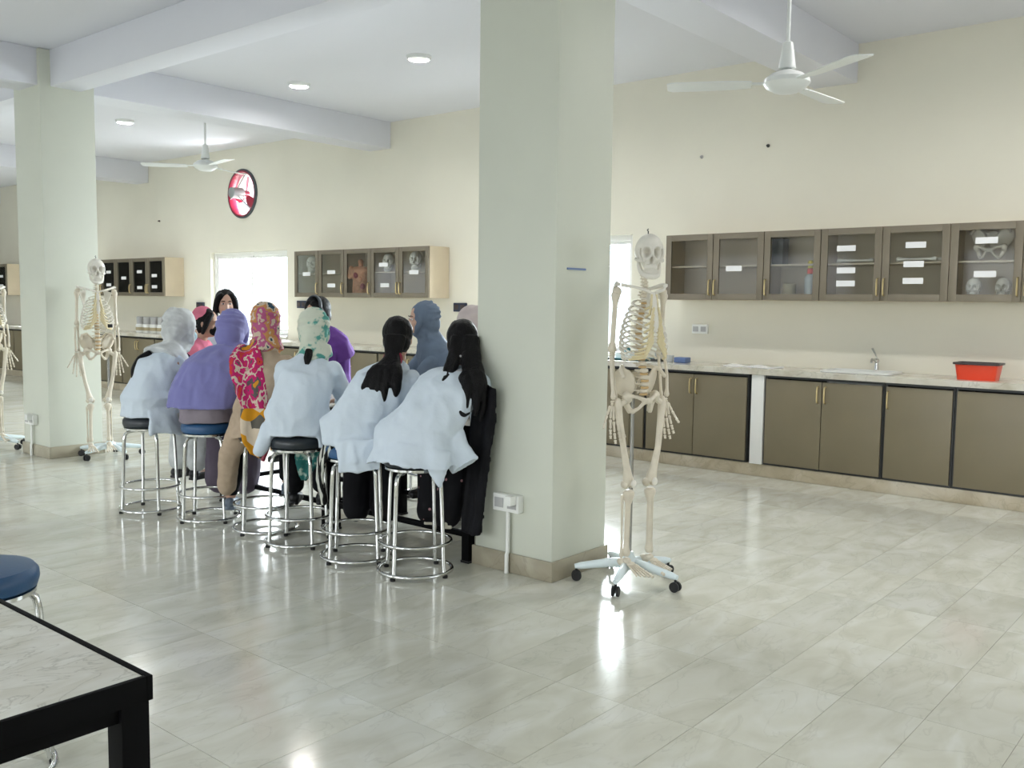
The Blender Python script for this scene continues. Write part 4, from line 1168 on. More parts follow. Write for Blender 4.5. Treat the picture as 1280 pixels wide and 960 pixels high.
class Person:
    """seated or standing figure; local frame: +y forward, +x its right-hand side, origin on the floor below the hips"""

    def __init__(s, label, loc, rz, head, hyaw=0.0, hpitch=0.0, hroll=0.0, hip=(0, 0, 0.715), arms='table', legs='seat', skin='skin', name='person', twist=0.0, slouch=0.05, tall=None, width=1.0, elbow=0.015, feet_y=0.34, an=None, kn=None):
        s.root = thing(name, label, 'person', (loc[0], loc[1], 0), rz)
        s.hip = V(*hip); s.head = V(*head); s.w = width
        s.HM = rotz(hyaw) @ rotx(hpitch) @ roty(hroll)
        down = s.HM @ V(0, -0.35, -1)
        s.nb = s.head + unit(unit(down) + V(0, -0.15, -0.6)) * 0.185
        ax = s.nb - s.hip
        s.chest = s.hip + ax * 0.66 + V(0, -slouch, 0)
        s.waist = s.hip + ax * 0.33 + V(0, -slouch * 0.9, 0)
        s.up = unit(s.nb - s.chest)
        sd = rotz(twist) @ V(1, 0, 0); s.side = sd
        s.sh = {g: s.nb + sd * g * 0.132 * width - s.up * 0.072 + V(0, -0.005, 0) for g in (-1, 1)}
        s.el, s.wr = {}, {}
        for g in (-1, 1):
            f = rotz(twist) @ V(0, 1, 0)
            if arms == 'table':
                s.el[g] = s.sh[g] + sd * g * elbow + f * 0.17 + V(0, 0, -0.215)
                s.wr[g] = s.el[g] + f * 0.20 - sd * g * 0.06; s.wr[g][2] = 0.80
                if s.el[g][2] < 0.80: s.el[g][2] = 0.80
            elif arms == 'lap':
                s.el[g] = s.sh[g] + sd * g * 0.06 + f * 0.03 + V(0, 0, -0.26)
                s.wr[g] = s.el[g] + f * 0.20 - sd * g * 0.09 + V(0, 0, -0.04)
            else:
                s.el[g] = s.sh[g] + sd * g * 0.055 + f * 0.0 + V(0, 0, -0.28)
                s.wr[g] = s.el[g] + f * 0.10 - sd * g * 0.02 + V(0, 0, -0.22)
        s.kn, s.an = {}, {}
        for g in (-1, 1):
            if legs == 'seat':
                s.kn[g] = V(g * 0.095, s.hip[1] + 0.40, 0.595); s.an[g] = V(g * 0.085, s.hip[1] + feet_y, 0.255)
            else:
                s.kn[g] = V(g * 0.085, 0.02, 0.46); s.an[g] = V(g * 0.085, -0.01, 0.09)
        for d_, n_ in ((s.an, an), (s.kn, kn)):
            if n_:
                for g in n_: d_[g] = V(*n_[g])
        s.legs = legs; s.skin = skin
        s.body()

    def hp(s, *p):
        return s.head + s.HM @ V(*p)

    def body(s):
        m = MB(); H = s.hp; M = s.HM
        m.ell(H(0, -0.012, 0.028), (0.073, 0.092, 0.088), 20, 14, M); m.ell(H(0, 0.022, -0.025), (0.061, 0.068, 0.088), 20, 14, M)
        m.ell(H(0, 0.040, -0.078), (0.040, 0.042, 0.030), 16, 10, M)
        m.tube([H(0, 0.086, 0.012), H(0, 0.098, -0.012), H(0, 0.107, -0.028), H(0, 0.092, -0.040)], [0.007, 0.010, 0.013, 0.010], 8)
        for g in (-1, 1):
            m.ell(H(g * 0.074, -0.008, -0.008), (0.010, 0.018, 0.028), 10, 8, M)
            m.ell(H(g * 0.036, 0.062, -0.028), (0.022, 0.02, 0.018), 10, 8, M)
            m.ell(H(g * 0.028, 0.074, 0.024), (0.024, 0.012, 0.007), 10, 8, M)
        m.ell(H(0, 0.082, -0.060), (0.022, 0.010, 0.013), 10, 8, M)
        m.cap(H(0, -0.022, -0.055), s.nb + s.up * 0.01, 0.047, 0.048, 14)
        sd = s.side
        m.loft([ring_at(s.hip - V(0, 0, 0.06), (0, 0, 1), 0.14 * s.w, 0.105, side=sd), ring_at(s.hip, (0, 0, 1), 0.16 * s.w, 0.115, side=sd), ring_at(s.waist, s.chest - s.hip, 0.125 * s.w, 0.09, side=sd),
                ring_at(s.chest, s.nb - s.waist, 0.145 * s.w, 0.10, side=sd), ring_at(s.nb - s.up * 0.085, s.up, 0.125 * s.w, 0.07, side=sd), ring_at(s.nb + s.up * 0.01, s.up, 0.06, 0.05, side=sd)])
        for g in (-1, 1):
            m.chain([s.sh[g] - s.up * 0.015, s.el[g], s.wr[g]], [0.043, 0.037, 0.025], 12)
            m.chain([s.hip + V(g * 0.085, 0.02, -0.035), s.kn[g], s.an[g]], [0.082, 0.056, 0.036], 12)
            m.cap(s.an[g] + V(0, -0.025, -0.045), s.an[g] + V(g * 0.01, 0.13, -0.062), 0.030, 0.024, 10)
            # hand: palm, four fingers, thumb
            f = unit(s.wr[g] - s.el[g]); f = unit(V(f[0], f[1], f[2] * 0.4)) if abs(f[2]) < 0.6 else f
            lat = unit(np.cross(f, V(0, 0, 1))) if abs(f[2]) < 0.9 else V(1, 0, 0)
            dn = np.cross(lat, f); dn = dn if dn[2] < 0 else -dn
            w = s.wr[g]
            for q in range(4):
                m.cap(w + f * 0.015 + lat * (q - 1.5) * 0.012, w + f * 0.085 + lat * (q - 1.5) * 0.020, 0.012, 0.0105, 8)
                L = (0.062, 0.074, 0.070, 0.055)[q] if g > 0 else (0.055, 0.070, 0.074, 0.062)[q]
                k0 = w + f * 0.085 + lat * (q - 1.5) * 0.020; k1 = k0 + f * L * 0.55 + lat * (q - 1.5) * 0.004 + dn * 0.006; k2 = k1 + f * L * 0.40 + dn * 0.016
                m.chain([k0, k1, k2], [0.0092, 0.0085, 0.007], 8)
            tl = -g * lat if (lat @ s.side) > 0 else g * lat
            m.chain([w + f * 0.02 + tl * 0.018, w + f * 0.055 + tl * 0.045 + dn * 0.006, w + f * 0.092 + tl * 0.055 + dn * 0.012], [0.013, 0.0105, 0.008], 8)
        s.bodyo = remesh('body', m, 0.0068, s.skin, s.root, 2)

    def face(s, lips=True):
        for g in (-1, 1):
            MB().ell(s.hp(g * 0.029, 0.0815, 0.006), (0.0135, 0.008, 0.0075), 12, 8, s.HM).build('eye', 'eye_white', s.root)
            MB().ell(s.hp(g * 0.029, 0.0865, 0.006), (0.0065, 0.005, 0.0068), 10, 8, s.HM).build('iris', 'eye_dark', s.root)
            MB().tube([s.hp(g * 0.012, 0.0905, 0.026), s.hp(g * 0.028, 0.089, 0.031), s.hp(g * 0.046, 0.077, 0.026)], [0.003, 0.004, 0.002], 6).build('eyebrow', 'hair_black', s.root)
        if lips:
            MB().ell(s.hp(0, 0.0895, -0.056), (0.021, 0.007, 0.0045), 12, 8, s.HM).ell(s.hp(0, 0.0885, -0.064), (0.018, 0.007, 0.0055), 12, 8, s.HM).build('lips', 'lips', s.root)

    def coat(s, name, mt, hem=0.655, flare=(0.215, 0.20), sleeves=True, lap=True, back=None, voxel=0.0098, wr=0.015, seed=0.0, top=True, extra=None, grow=0.0, collar=True):
        """tunic or lab coat: lofted round the spine, sleeves, lap over the thighs, tail hanging over the stool"""
        m = MB(); sd = s.side; W = s.w; g_ = grow
        hb = s.hip
        rings = [ring_at(V(hb[0], hb[1] - 0.01, hem), (0, 0, 1), flare[0], flare[1], 24, side=sd), ring_at(V(hb[0], hb[1] - 0.012, max(hem + 0.04, 0.70)), (0, 0, 1), flare[0] * 0.97, flare[1] * 0.92, 24, side=sd),
                 ring_at(hb + V(0, -0.015, 0.06), (0, 0, 1), 0.19 * W + g_, 0.145 + g_, 24, side=sd), ring_at(s.waist + V(0, -0.008, 0), s.chest - s.hip, 0.158 * W + g_, 0.122 + g_, 24, side=sd),
                 ring_at(s.chest, s.nb - s.waist, 0.160 * W + g_, 0.122 + g_, 24, side=sd), ring_at(s.nb - s.up * 0.085, s.up, 0.160 * W + g_, 0.092 + g_, 24, side=sd)]
        if top:
            rings += [ring_at(s.nb - s.up * 0.030, s.up, 0.112 * W + g_, 0.075, 24, side=sd), ring_at(s.nb + s.up * 0.012, s.up, 0.066, 0.062, 24, side=sd)]
            if collar: rings += [ring_at(s.nb + s.up * 0.035, s.up, 0.060, 0.060, 24, side=sd)]
        m.loft(rings)
        if sleeves:
            for g in (-1, 1):
                w2 = s.el[g] + (s.wr[g] - s.el[g]) * 0.92
                m.chain([s.sh[g] - s.up * 0.012, (s.sh[g] + s.el[g]) / 2, s.el[g], w2], [0.062 + g_, 0.058, 0.053, 0.042], 14)
        if lap and s.legs == 'seat':
            for g in (-1, 1):
                k = s.kn[g] * 0.72 + hb * 0.28
                m.cap(hb + V(g * 0.09, 0.03, -0.01), V(k[0] * 1.05, k[1], k[2] + 0.012), 0.098, 0.078, 14)
        if back:
            a0, a1, z0, z1, r0, r1 = back          # tail hanging over the rear of the stool: angles, top, bottom, radii
            n_ = 26
            outer, inner = [], []
            rows = 7
            vs = []
            for i in range(rows):
                t = i / (rows - 1)
                for side_ in (0.011, -0.011):
                    for k in range(n_ + 1):
                        a = a0 + (a1 - a0) * k / n_
                        r = r0 + (r1 - r0) * t + 0.010 * math.sin(a * 7 + seed) * t + side_
                        vs.append((hb[0] + r * math.cos(a), hb[1] + r * math.sin(a), z0 + (z1 + 0.018 * math.sin(a * 3 + seed * 2) - z0) * t))
            fs = []; q = n_ + 1; st = 2 * q
            for i in range(rows - 1):
                for k in range(n_):
                    o = i * st + k; fs.append((o, o + 1, o + st + 1, o + st)); o += q; fs.append((o + 1, o, o + st, o + st + 1))
                o = i * st; fs.append((o, o + st, o + st + q, o + q)); o = i * st + n_; fs.append((o + st, o, o + q, o + st + q))
            for k in range(n_):
                fs.append((k + 1, k, k + q, k + q + 1)); o = (rows - 1) * st + k; fs.append((o, o + 1, o + q + 1, o + q))
            m.add(vs, fs)
        if extra: extra(m)
        return remesh(name, m, voxel, mt, s.root, 3, wr, 9.0, (1, 1, 0.5), seed)

    def trousers(s, mt, rk=0.085, ra=0.07, low=0.03, wr=0.006, seed=3.0, rt=0.092):
        m = MB()
        for g in (-1, 1):
            a = s.an[g] + V(0, 0, low)
            m.chain([s.hip + V(g * 0.085, 0.03, -0.045), s.kn[g] + V(0, 0, 0.004), (s.kn[g] + a) / 2, a], [rt, rk, (rk + ra) / 2, ra], 14)
        m.ell(s.hip + V(0, 0, -0.02), (0.15, rt + 0.018, 0.075), 16, 10)
        return remesh('trousers', m, 0.0105, mt, s.root, 3, wr, 12.0, (1, 1, 0.5), seed)

    def shoes(s, mt):
        for g in (-1, 1):
            m = MB(); a = s.an[g]
            m.ell(a + V(0, -0.022, -0.048), (0.036, 0.045, 0.036), 12, 10); m.ell(a + V(g * 0.006, 0.10, -0.062), (0.042, 0.072, 0.027), 14, 10)
            m.cap(a + V(0, -0.02, -0.055), a + V(g * 0.005, 0.10, -0.060), 0.033, 0.029, 12)
            m.box(a + V(-0.030, -0.055, -0.092), a + V(0.032, 0.16, -0.074))
            remesh('shoe', m, 0.006, mt, s.root, 2)

    def hijab(s, mt, drape=0.20, low=0.13, back=0.0, voxel=0.0078, seed=0.0, wr=0.006, rim=True, bigger=1.0, fwd=0.0):
        """wrap round the head (face left free), folds round the neck and over the shoulders"""
        m = MB(); H = s.hp; M = s.HM; k = bigger
        m.ell(H(0, -0.020 + fwd, 0.022), (0.093 * k, 0.100 * k, 0.103 * k), 22, 14, M)
        m.ell(H(0, -0.040, -0.045), (0.088 * k, 0.082 * k, 0.085 * k), 20, 12, M)
        pts = []
        for q in range(26):
            a = 2 * PI * q / 26; z = -0.012 + 0.096 * math.sin(a)
            pts.append(H(0.073 * math.cos(a) * (1.0 if z > -0.04 else 0.92), 0.047 + fwd + (0.014 if z < -0.04 else 0.0) - 0.010 * math.sin(a), z))
        if rim: m.tube(pts, 0.017, 10, closed=True)
        # folds of cloth running from the face edge round the back of the head
        rnd = random.Random(int(seed * 10) + 1)
        for q in range(7):
            t0 = -0.75 + 0.30 * q + rnd.uniform(-0.06, 0.06); sl = rnd.uniform(-0.35, 0.35); fp = []
            for f_ in np.linspace(-1.45, 1.45, 15):
                d = V(math.sin(f_) * math.cos(t0), -math.cos(f_) * math.cos(t0), math.sin(t0) + sl * f_ * 0.35); d = d / np.linalg.norm(d)
                fp.append(H(0.093 * k * d[0] * 1.01, -0.022 + fwd + 0.100 * k * d[1] * 1.01, 0.020 + 0.103 * k * d[2] * 1.01))
            m.tube(fp, [0.006 + 0.005 * math.sin(PI * u / 14) for u in range(15)], 8)
        for q in range(4):
            a0 = rnd.uniform(-0.6, 0.6)
            fp = [s.nb + s.up * (0.075 - 0.022 * q + 0.018 * math.sin(f_ * 1.5 + a0)) + V(math.sin(f_) * (0.080 + 0.007 * q), -math.cos(f_) * (0.080 + 0.007 * q), 0) for f_ in np.linspace(-2.2, 2.2, 15)]
            m.tube(fp, 0.011, 8)
        m.ell(H(0, 0.012, -0.112), (0.070, 0.062, 0.034), 16, 10, M)
        m.cap(H(0, -0.015, -0.09), s.nb + s.up * 0.012, 0.078, 0.092, 16)
        if drape > 0:
            m.loft([ring_at(s.nb + s.up * 0.05, s.up, 0.075, 0.075, 24, side=s.side), ring_at(s.nb - s.up * 0.0, s.up, 0.135, 0.098, 24, side=s.side),
                    ring_at(s.nb - s.up * low * 0.45, s.up, drape * 0.98, 0.118, 24, side=s.side), ring_at(s.nb - s.up * low, s.up, drape * 1.04, 0.142, 24, side=s.side)])
        return remesh('headscarf', m, voxel, mt, s.root, 2, wr, 11.0, (1, 1, 1), seed)

    def hair_cap(s, front=0.5, low=-0.06, vol=1.0):
        m = MB(); H = s.hp; M = s.HM
        m.ell(H(0, -0.026, 0.036), (0.084 * vol, 0.094 * vol, 0.092 * vol), 22, 14, M)
        m.ell(H(0, -0.045, -0.025), (0.078 * vol, 0.072 * vol, 0.075 * vol), 20, 12, M)
        return m


def strand(m, pts, rads, n=9, wig=0.0, seed=0):
    """smooth lock through points"""
    P = [np.array(p, float) for p in pts]; out = []; rr = []
    for i in range(len(P) - 1):
        p0, p1, p2, p3 = P[max(i - 1, 0)], P[i], P[i + 1], P[min(i + 2, len(P) - 1)]
        for t in np.linspace(0, 1, 6, endpoint=False):
            out.append(0.5 * ((2 * p1) + (-p0 + p2) * t + (2 * p0 - 5 * p1 + 4 * p2 - p3) * t * t + (-p0 + 3 * p1 - 3 * p2 + p3) * t ** 3))
            rr.append(rads[i] + (rads[i + 1] - rads[i]) * t)
    out.append(P[-1]); rr.append(rads[-1])
    for k in range(len(out)):
        out[k] = out[k] + V(math.sin(k * 0.9 + seed), math.cos(k * 0.7 + seed * 2), 0) * wig
    return m.tube(out, rr, n)


def ribbon(m, rows, th=0.012):
    """cloth strip: rows of (left, right) points, given thickness along the mean normal"""
    N = len(rows); K = 9
    vs = []
    for sgn in (1, -1):
        for i, (a, b) in enumerate(rows):
            a, b = np.array(a, float), np.array(b, float)
            t = unit(np.array(rows[min(i + 1, N - 1)][0]) + np.array(rows[min(i + 1, N - 1)][1]) - np.array(rows[max(i - 1, 0)][0]) - np.array(rows[max(i - 1, 0)][1]))
            nn = unit(np.cross(t, b - a))
            for k in range(K + 1):
                u = k / K
                vs.append(a + (b - a) * u + nn * (sgn * th / 2 + 0.012 * math.sin(u * 9 + i * 0.4)))
    q = K + 1; o2 = N * q; fs = []
    for i in range(N - 1):
        for k in range(K):
            o = i * q + k; fs.append((o, o + 1, o + q + 1, o + q)); o += o2; fs.append((o + 1, o, o + q, o + q + 1))
        o = i * q; fs.append((o, o + q, o + q + o2, o + o2)); o = i * q + K; fs.append((o + q, o, o + o2, o + q + o2))
    for k in range(K):
        fs.append((k + 1, k, k + o2, k + 1 + o2)); o = (N - 1) * q + k; fs.append((o, o + 1, o + 1 + o2, o + o2))
    return m.add(vs, fs)


def sub(p, q):
    return (p[0] - q[0], p[1] - q[1], p[2])


def WL(S, yaw, p):
    """world point -> local frame of a person standing at S turned by yaw"""
    dx, dy = p[0] - S[0], p[1] - S[1]
    return (dx * math.cos(yaw) + dy * math.sin(yaw), -dx * math.sin(yaw) + dy * math.cos(yaw), p[2])


# ---- 1: white headscarf, white coat, black braid, turned to the table (picture right)
S = STOOLS[0]; yw = 0.25
p = Person('student in a white headscarf and white coat with a black braid, leftmost stool', S, yw, WL(S, yw, (-5.89, 3.50, 1.235)), hyaw=-0.50, hpitch=-0.18, twist=-0.2, slouch=0.06)
p.face(False)
p.coat('lab_coat', 'coat_white', hem=0.645, back=(-0.75, 0.55, 0.70, 0.53, 0.17, 0.215), seed=1.3, flare=(0.168, 0.160))
p.trousers('scarf_white'); p.shoes('shoe_black')
p.hijab('scarf_white', drape=0.17, low=0.09, seed=2.0, bigger=1.07, wr=0.009)
m = MB(); m.ell(p.hp(-0.02, -0.075, 0.075), (0.05, 0.05, 0.05), 14, 10, p.HM); remesh('bun', m, 0.009, 'scarf_white', p.root, 1, 0.006, 20)
m = MB(); strand(m, [p.nb + V(-0.06, -0.125, 0.0), p.nb + V(-0.10, -0.17, -0.05), p.nb + V(-0.125, -0.20, -0.12), p.nb + V(-0.135, -0.205, -0.19)], [0.022, 0.036, 0.034, 0.018])
m.build('braid', 'hair_black', p.root)
m = MB(); m.ell(p.hp(0, 0.066, -0.052), (0.052, 0.045, 0.042), 16, 10, p.HM); m.build('face_mask', 'mask_blue', p.root)

# ---- 2: lavender hijab with a long cape, mauve dress
S = STOOLS[1]; yw = 0.55
p = Person('student in a long lavender hijab and mauve dress on a blue stool', S, yw, WL(S, yw, (-5.40, 3.58, 1.228)), hyaw=-0.05, hpitch=-0.25, slouch=0.05)
p.face(False)
p.coat('dress', 'mauve', hem=0.645, seed=2.3, flare=(0.172, 0.165))
p.trousers('mauve_dark', 0.10, 0.105, low=-0.05); p.shoes('shoe_black')
m = MB()
m.loft([ring_at(p.nb + p.up * 0.055, p.up, 0.070, 0.072, 24), ring_at(p.nb, p.up, 0.14, 0.105, 24), ring_at(p.nb - p.up * 0.07, p.up, 0.205, 0.125, 24), ring_at(p.chest + V(0, -0.03, 0), p.nb - p.waist, 0.222, 0.150, 24),
        ring_at(p.waist + V(0, -0.045, 0), p.chest - p.hip, 0.235, 0.160, 24), ring_at(p.waist + V(-0.03, -0.060, -0.085), (0, 0, 1), 0.24, 0.165, 24)])
remesh('cape', m, 0.0098, 'lavender', p.root, 2, 0.014, 11.0, (1, 1, 0.2), 4.4)
p.hijab('lavender', drape=0.0, seed=3.0, bigger=1.08, wr=0.008)

# ---- 3: printed scarf, beige coat
S = STOOLS[2]; yw = 0.80
an3 = {-1: WL(S, yw, (-5.12, 3.36, 0.20)), 1: (0.085, 0.34, 0.255)}; kn3 = {-1: WL(S, yw, (-5.08, 3.42, 0.53)), 1: (0.095, 0.40, 0.595)}
p = Person('student in a beige coat and a bright printed scarf hanging down her back', S, yw, WL(S, yw, (-4.93, 3.50, 1.29)), hyaw=0.12, hpitch=-0.1, slouch=0.04, width=0.95, an=an3, kn=kn3)
p.face(False)


def robe(m):
    m.cap((-0.11, -0.02, 0.69), WL(STOOLS[2], 0.8, (-5.03, 3.30, 0.48)), 0.085, 0.066, 14)
    m.cap(WL(STOOLS[2], 0.8, (-5.03, 3.30, 0.48)), WL(STOOLS[2], 0.8, (-5.11, 3.33, 0.26)), 0.066, 0.062, 14)


p.coat('beige_coat', 'beige_cloth', hem=0.635, back=(-PI * 0.95, -0.1, 0.69, 0.60, 0.172, 0.19), seed=3.3, flare=(0.18, 0.175), extra=robe, wr=0.010)
p.trousers('black_cloth', 0.060, 0.050); p.shoes('shoe_slate')
p.hijab('floral_head', drape=0.0, seed=5.0, bigger=0.98)
nb = p.nb
m = MB()
ribbon(m, [(nb + V(-0.165, 0.0, 0.02), nb + V(-0.03, -0.05, 0.06)), (nb + V(-0.195, -0.10, -0.03), nb + V(0.0, -0.115, -0.02)), (nb + V(-0.185, -0.165, -0.13), nb + V(0.02, -0.165, -0.13)),
           (nb + V(-0.145, -0.195, -0.25), nb + V(0.04, -0.19, -0.25)), (nb + V(-0.10, -0.205, -0.35), nb + V(0.055, -0.205, -0.35))], 0.016)
remesh('scarf_tail', m, 0.0075, 'floral_print', p.root, 2, 0.005, 15)
m = MB()
ribbon(m, [(nb + V(-0.115, -0.216, -0.335), nb + V(0.04, -0.216, -0.335)), (nb + V(-0.115, -0.235, -0.44), nb + V(0.045, -0.235, -0.44)), (nb + V(-0.105, -0.245, -0.53), nb + V(0.045, -0.245, -0.54)), (nb + V(-0.055, -0.245, -0.605), nb + V(0.015, -0.245, -0.64))], 0.016)
remesh('scarf_end', m, 0.0075, 'mustard_print', p.root, 2, 0.005, 15)
m = MB(); strand(m, [nb + V(0.045, -0.225, -0.30), nb + V(0.052, -0.244, -0.44), nb + V(0.053, -0.255, -0.54), nb + V(0.018, -0.255, -0.645)], [0.012, 0.014, 0.014, 0.012], 8); m.build('scarf_border', 'fan_red', p.root)

# ---- 4: green printed headscarf, white coat
S = STOOLS[3]; yw = 0.75
p = Person('student in a white coat and a green printed headscarf on a black stool', S, yw, WL(S, yw, (-4.515, 3.55, 1.252)), hyaw=0.05, hpitch=-0.25, slouch=0.06, width=1.02, elbow=0.05)
p.face(False)


def tail4(m):
    m.cap((-0.15, -0.06, 0.68), (-0.205, -0.09, 0.56), 0.06, 0.035)


p.coat('lab_coat', 'coat_white', hem=0.65, back=(-0.75, 0.3, 0.70, 0.585, 0.17, 0.205), seed=4.1, flare=(0.180, 0.165), extra=tail4)
p.trousers('black_cloth', 0.08, 0.06); p.shoes('shoe_black')
p.hijab('green_print', drape=0.0, seed=6.0, bigger=1.0)
m = MB(); strand(m, [p.nb + V(-0.01, -0.075, 0.05), p.nb + V(-0.012, -0.105, 0.01), p.nb + V(-0.015, -0.118, -0.03)], [0.022, 0.025, 0.012]); m.build('hair_end', 'hair_black', p.root)
m = MB(); ribbon(m, [((-0.02, 0.10, 0.60), (0.15, 0.02, 0.60)), ((-0.03, 0.06, 0.50), (0.14, 0.0, 0.52)), ((-0.01, 0.05, 0.43), (0.10, 0.01, 0.45)), ((0.02, 0.05, 0.36), (0.05, 0.03, 0.37))], 0.02)
remesh('shawl_end', m, 0.008, 'teal_print', p.root, 3, 0.006, 15)

# ---- 5: black ponytail, white coat, zebra cloth
S = STOOLS[4]; yw = 0.62
p = Person('student with a long black ponytail in a white coat and zebra-striped cloth', S, yw, WL(S, yw, (-3.905, 3.655, 1.213)), hyaw=0.12, hpitch=-0.30, slouch=0.07, width=1.0)
p.face(False)


def tail5(m):
    m.tube([(0.05, -0.165, 0.69), (0.06, -0.19, 0.60), (0.065, -0.20, 0.52)], [0.13, 0.125, 0.12], 16, flat=0.16, up=(0, -1, 0))


p.coat('lab_coat', 'coat_white', hem=0.65, back=(-1.5, 0.45, 0.70, 0.56, 0.17, 0.215), seed=5.7, flare=(0.185, 0.17), extra=tail5)
p.trousers('black_cloth', 0.09, 0.08, low=-0.05); p.shoes('shoe_black')
m = p.hair_cap(); nb = p.nb
for o, (dx, wx, en) in enumerate(((0, -0.02, -0.16), (-0.03, -0.07, -0.145), (0.03, 0.015, -0.13), (-0.015, -0.05, -0.17), (-0.045, -0.10, -0.12))):
    strand(m, [p.hp(dx * 0.8, -0.10, -0.01), nb + V(dx * 0.6, -0.088, 0.062), nb + V(dx + wx * 0.35, -0.155, 0.0), nb + V(dx + wx * 0.7, -0.195, -0.07), nb + V(dx + wx * 1.1, -0.215, en)], [0.033, 0.026, 0.034, 0.032, 0.008], 10, 0.002, o)
remesh('hair', m, 0.0066, 'hair_black', p.root, 1, 0.005, 30, (1, 1, 0.2))
MB().torus((0, 0, 0), 0.047, 0.010, 20, 8).xf(Matrix.Translation(Vector(nb + V(0, -0.088, 0.062))) @ Matrix.Rotation(1.15, 4, 'X')).build('hair_tie', 'fan_red', p.root)
m = MB(); ribbon(m, [((-0.16, 0.02, 0.66), (-0.08, -0.13, 0.655)), ((-0.215, 0.03, 0.55), (-0.155, -0.09, 0.54)), ((-0.225, 0.05, 0.43), (-0.18, -0.05, 0.42)), ((-0.20, 0.07, 0.30), (-0.18, 0.0, 0.29))], 0.02)
remesh('zebra_cloth', m, 0.008, 'zebra_print', p.root, 3, 0.005, 15)

# ---- 6: loose black hair tied back, white coat, dotted trousers
S = STOOLS[5]; yw = 0.60
an6 = {-1: WL(S, yw, (-3.68, 3.70, 0.28)), 1: WL(S, yw, (-3.56, 3.71, 0.275))}
kn6 = {-1: WL(S, yw, (-3.70, 3.74, 0.595)), 1: WL(S, yw, (-3.52, 3.78, 0.595))}
p = Person('student with long wavy black hair in a white coat, nearest the middle column', S, yw, WL(S, yw, (-3.50, 3.755, 1.198)), hyaw=0.15, hpitch=-0.38, slouch=0.08, width=1.05, an=an6, kn=kn6, elbow=-0.01)
p.face(False)


def tail6(m):
    m.tube([(0.13, -0.15, 0.66), (0.15, -0.18, 0.60), (0.165, -0.19, 0.49)], [0.09, 0.07, 0.012], 12, flat=0.3, up=(0.4, -0.9, 0))
    m.tube([(0.17, -0.03, 0.78), (0.22, -0.05, 0.66), (0.275, -0.07, 0.585)], [0.06, 0.075, 0.085], 14, flat=0.45, up=(0.3, -0.95, 0))


p.coat('lab_coat', 'coat_white', hem=0.645, back=(-PI * 1.04, 0.25, 0.71, 0.60, 0.18, 0.255), seed=6.9, flare=(0.215, 0.19), extra=tail6)
p.trousers('dotted_black', 0.09, 0.08, low=-0.02); p.shoes('shoe_cream')
m = p.hair_cap(vol=1.03); nb = p.nb
for o, (a_, b_, c_, r_) in enumerate((((0.02, 0.04, 0.05), (0.055, -0.155, -0.07), (0.06, -0.175, -0.16), 0.04), ((0.05, 0.075, 0.09), (0.105, -0.13, -0.08), (0.10, -0.145, -0.20), 0.04), ((0.06, 0.10, 0.12), (0.135, -0.09, -0.10), (0.125, -0.105, -0.23), 0.034),
                                      ((-0.02, -0.03, -0.05), (-0.075, -0.165, -0.06), (-0.085, -0.19, -0.17), 0.026), ((-0.03, -0.05, -0.07), (-0.10, -0.17, -0.05), (-0.12, -0.19, -0.145), 0.018))):
    strand(m, [p.hp(a_[0], -0.10, 0.0), nb + V(a_[1], -0.092, 0.055), nb + V(a_[2], -0.15, -0.005), nb + V(b_[0], b_[1] - 0.045, b_[2]), nb + V(c_[0], c_[1] - 0.05, c_[2])], [0.032, 0.026, r_, r_ * 0.85, 0.006], 10, 0.003, o)
strand(m, [nb + V(-0.09, -0.21, -0.05), nb + V(-0.125, -0.24, -0.10), nb + V(-0.155, -0.25, -0.115), nb + V(-0.175, -0.25, -0.095)], [0.014, 0.012, 0.009, 0.004], 8)
strand(m, [nb + V(0.06, -0.205, -0.10), nb + V(0.025, -0.24, -0.15), nb + V(0.05, -0.25, -0.19), nb + V(0.085, -0.24, -0.175)], [0.016, 0.014, 0.011, 0.004], 8)
remesh('hair', m, 0.0066, 'hair_black', p.root, 1, 0.005, 30, (1, 1, 0.2))
MB().torus((0, 0, 0), 0.045, 0.009, 20, 8).xf(Matrix.Translation(Vector(nb + V(0, -0.088, 0.062))) @ Matrix.Rotation(1.1, 4, 'X')).build('hair_tie', 'grey_plastic', p.root)
m = MB(); q6 = [WL(S, yw, v_) for v_ in ((-3.31, 3.66, 1.02), (-3.19, 3.69, 0.98), (-3.34, 3.665, 0.80), (-3.20, 3.685, 0.78), (-3.36, 3.66, 0.50), (-3.24, 3.67, 0.50), (-3.38, 3.64, 0.20), (-3.27, 3.65, 0.19))]
ribbon(m, [(q6[0], q6[1]), (q6[2], q6[3]), (q6[4], q6[5]), (q6[6], q6[7])], 0.03)
remesh('black_shawl', m, 0.009, 'black_cloth', p.root, 3, 0.008, 12)

# ---- 7: standing at the far end, facing the camera
p = Person('woman with long black hair standing at the far end, facing the camera', (-7.20, 4.70), PI + 0.98, (0, 0.05, 1.39), hyaw=0.12, hpitch=-0.06, hip=(0, 0, 0.84), arms='hang', legs='stand', skin='skin_light', slouch=0.0)
p.face()
p.coat('lab_coat', 'coat_white', hem=0.55, flare=(0.215, 0.175), lap=False, seed=7.7)
p.trousers('black_cloth', 0.065, 0.06, rt=0.07); p.shoes('shoe_black')
m = p.hair_cap(vol=1.04)
for g in (-1, 1):
    strand(m, [p.hp(g * 0.03, 0.045, 0.088), p.hp(g * 0.068, 0.040, 0.045), p.hp(g * 0.083, 0.02, -0.03), p.hp(g * 0.088, 0.005, -0.11), p.hp(g * 0.09, 0.0, -0.17)], [0.02, 0.026, 0.026, 0.026, 0.014], 10)
remesh('hair', m, 0.0075, 'hair_black', p.root, 2, 0.003, 26, (1, 1, 0.25))
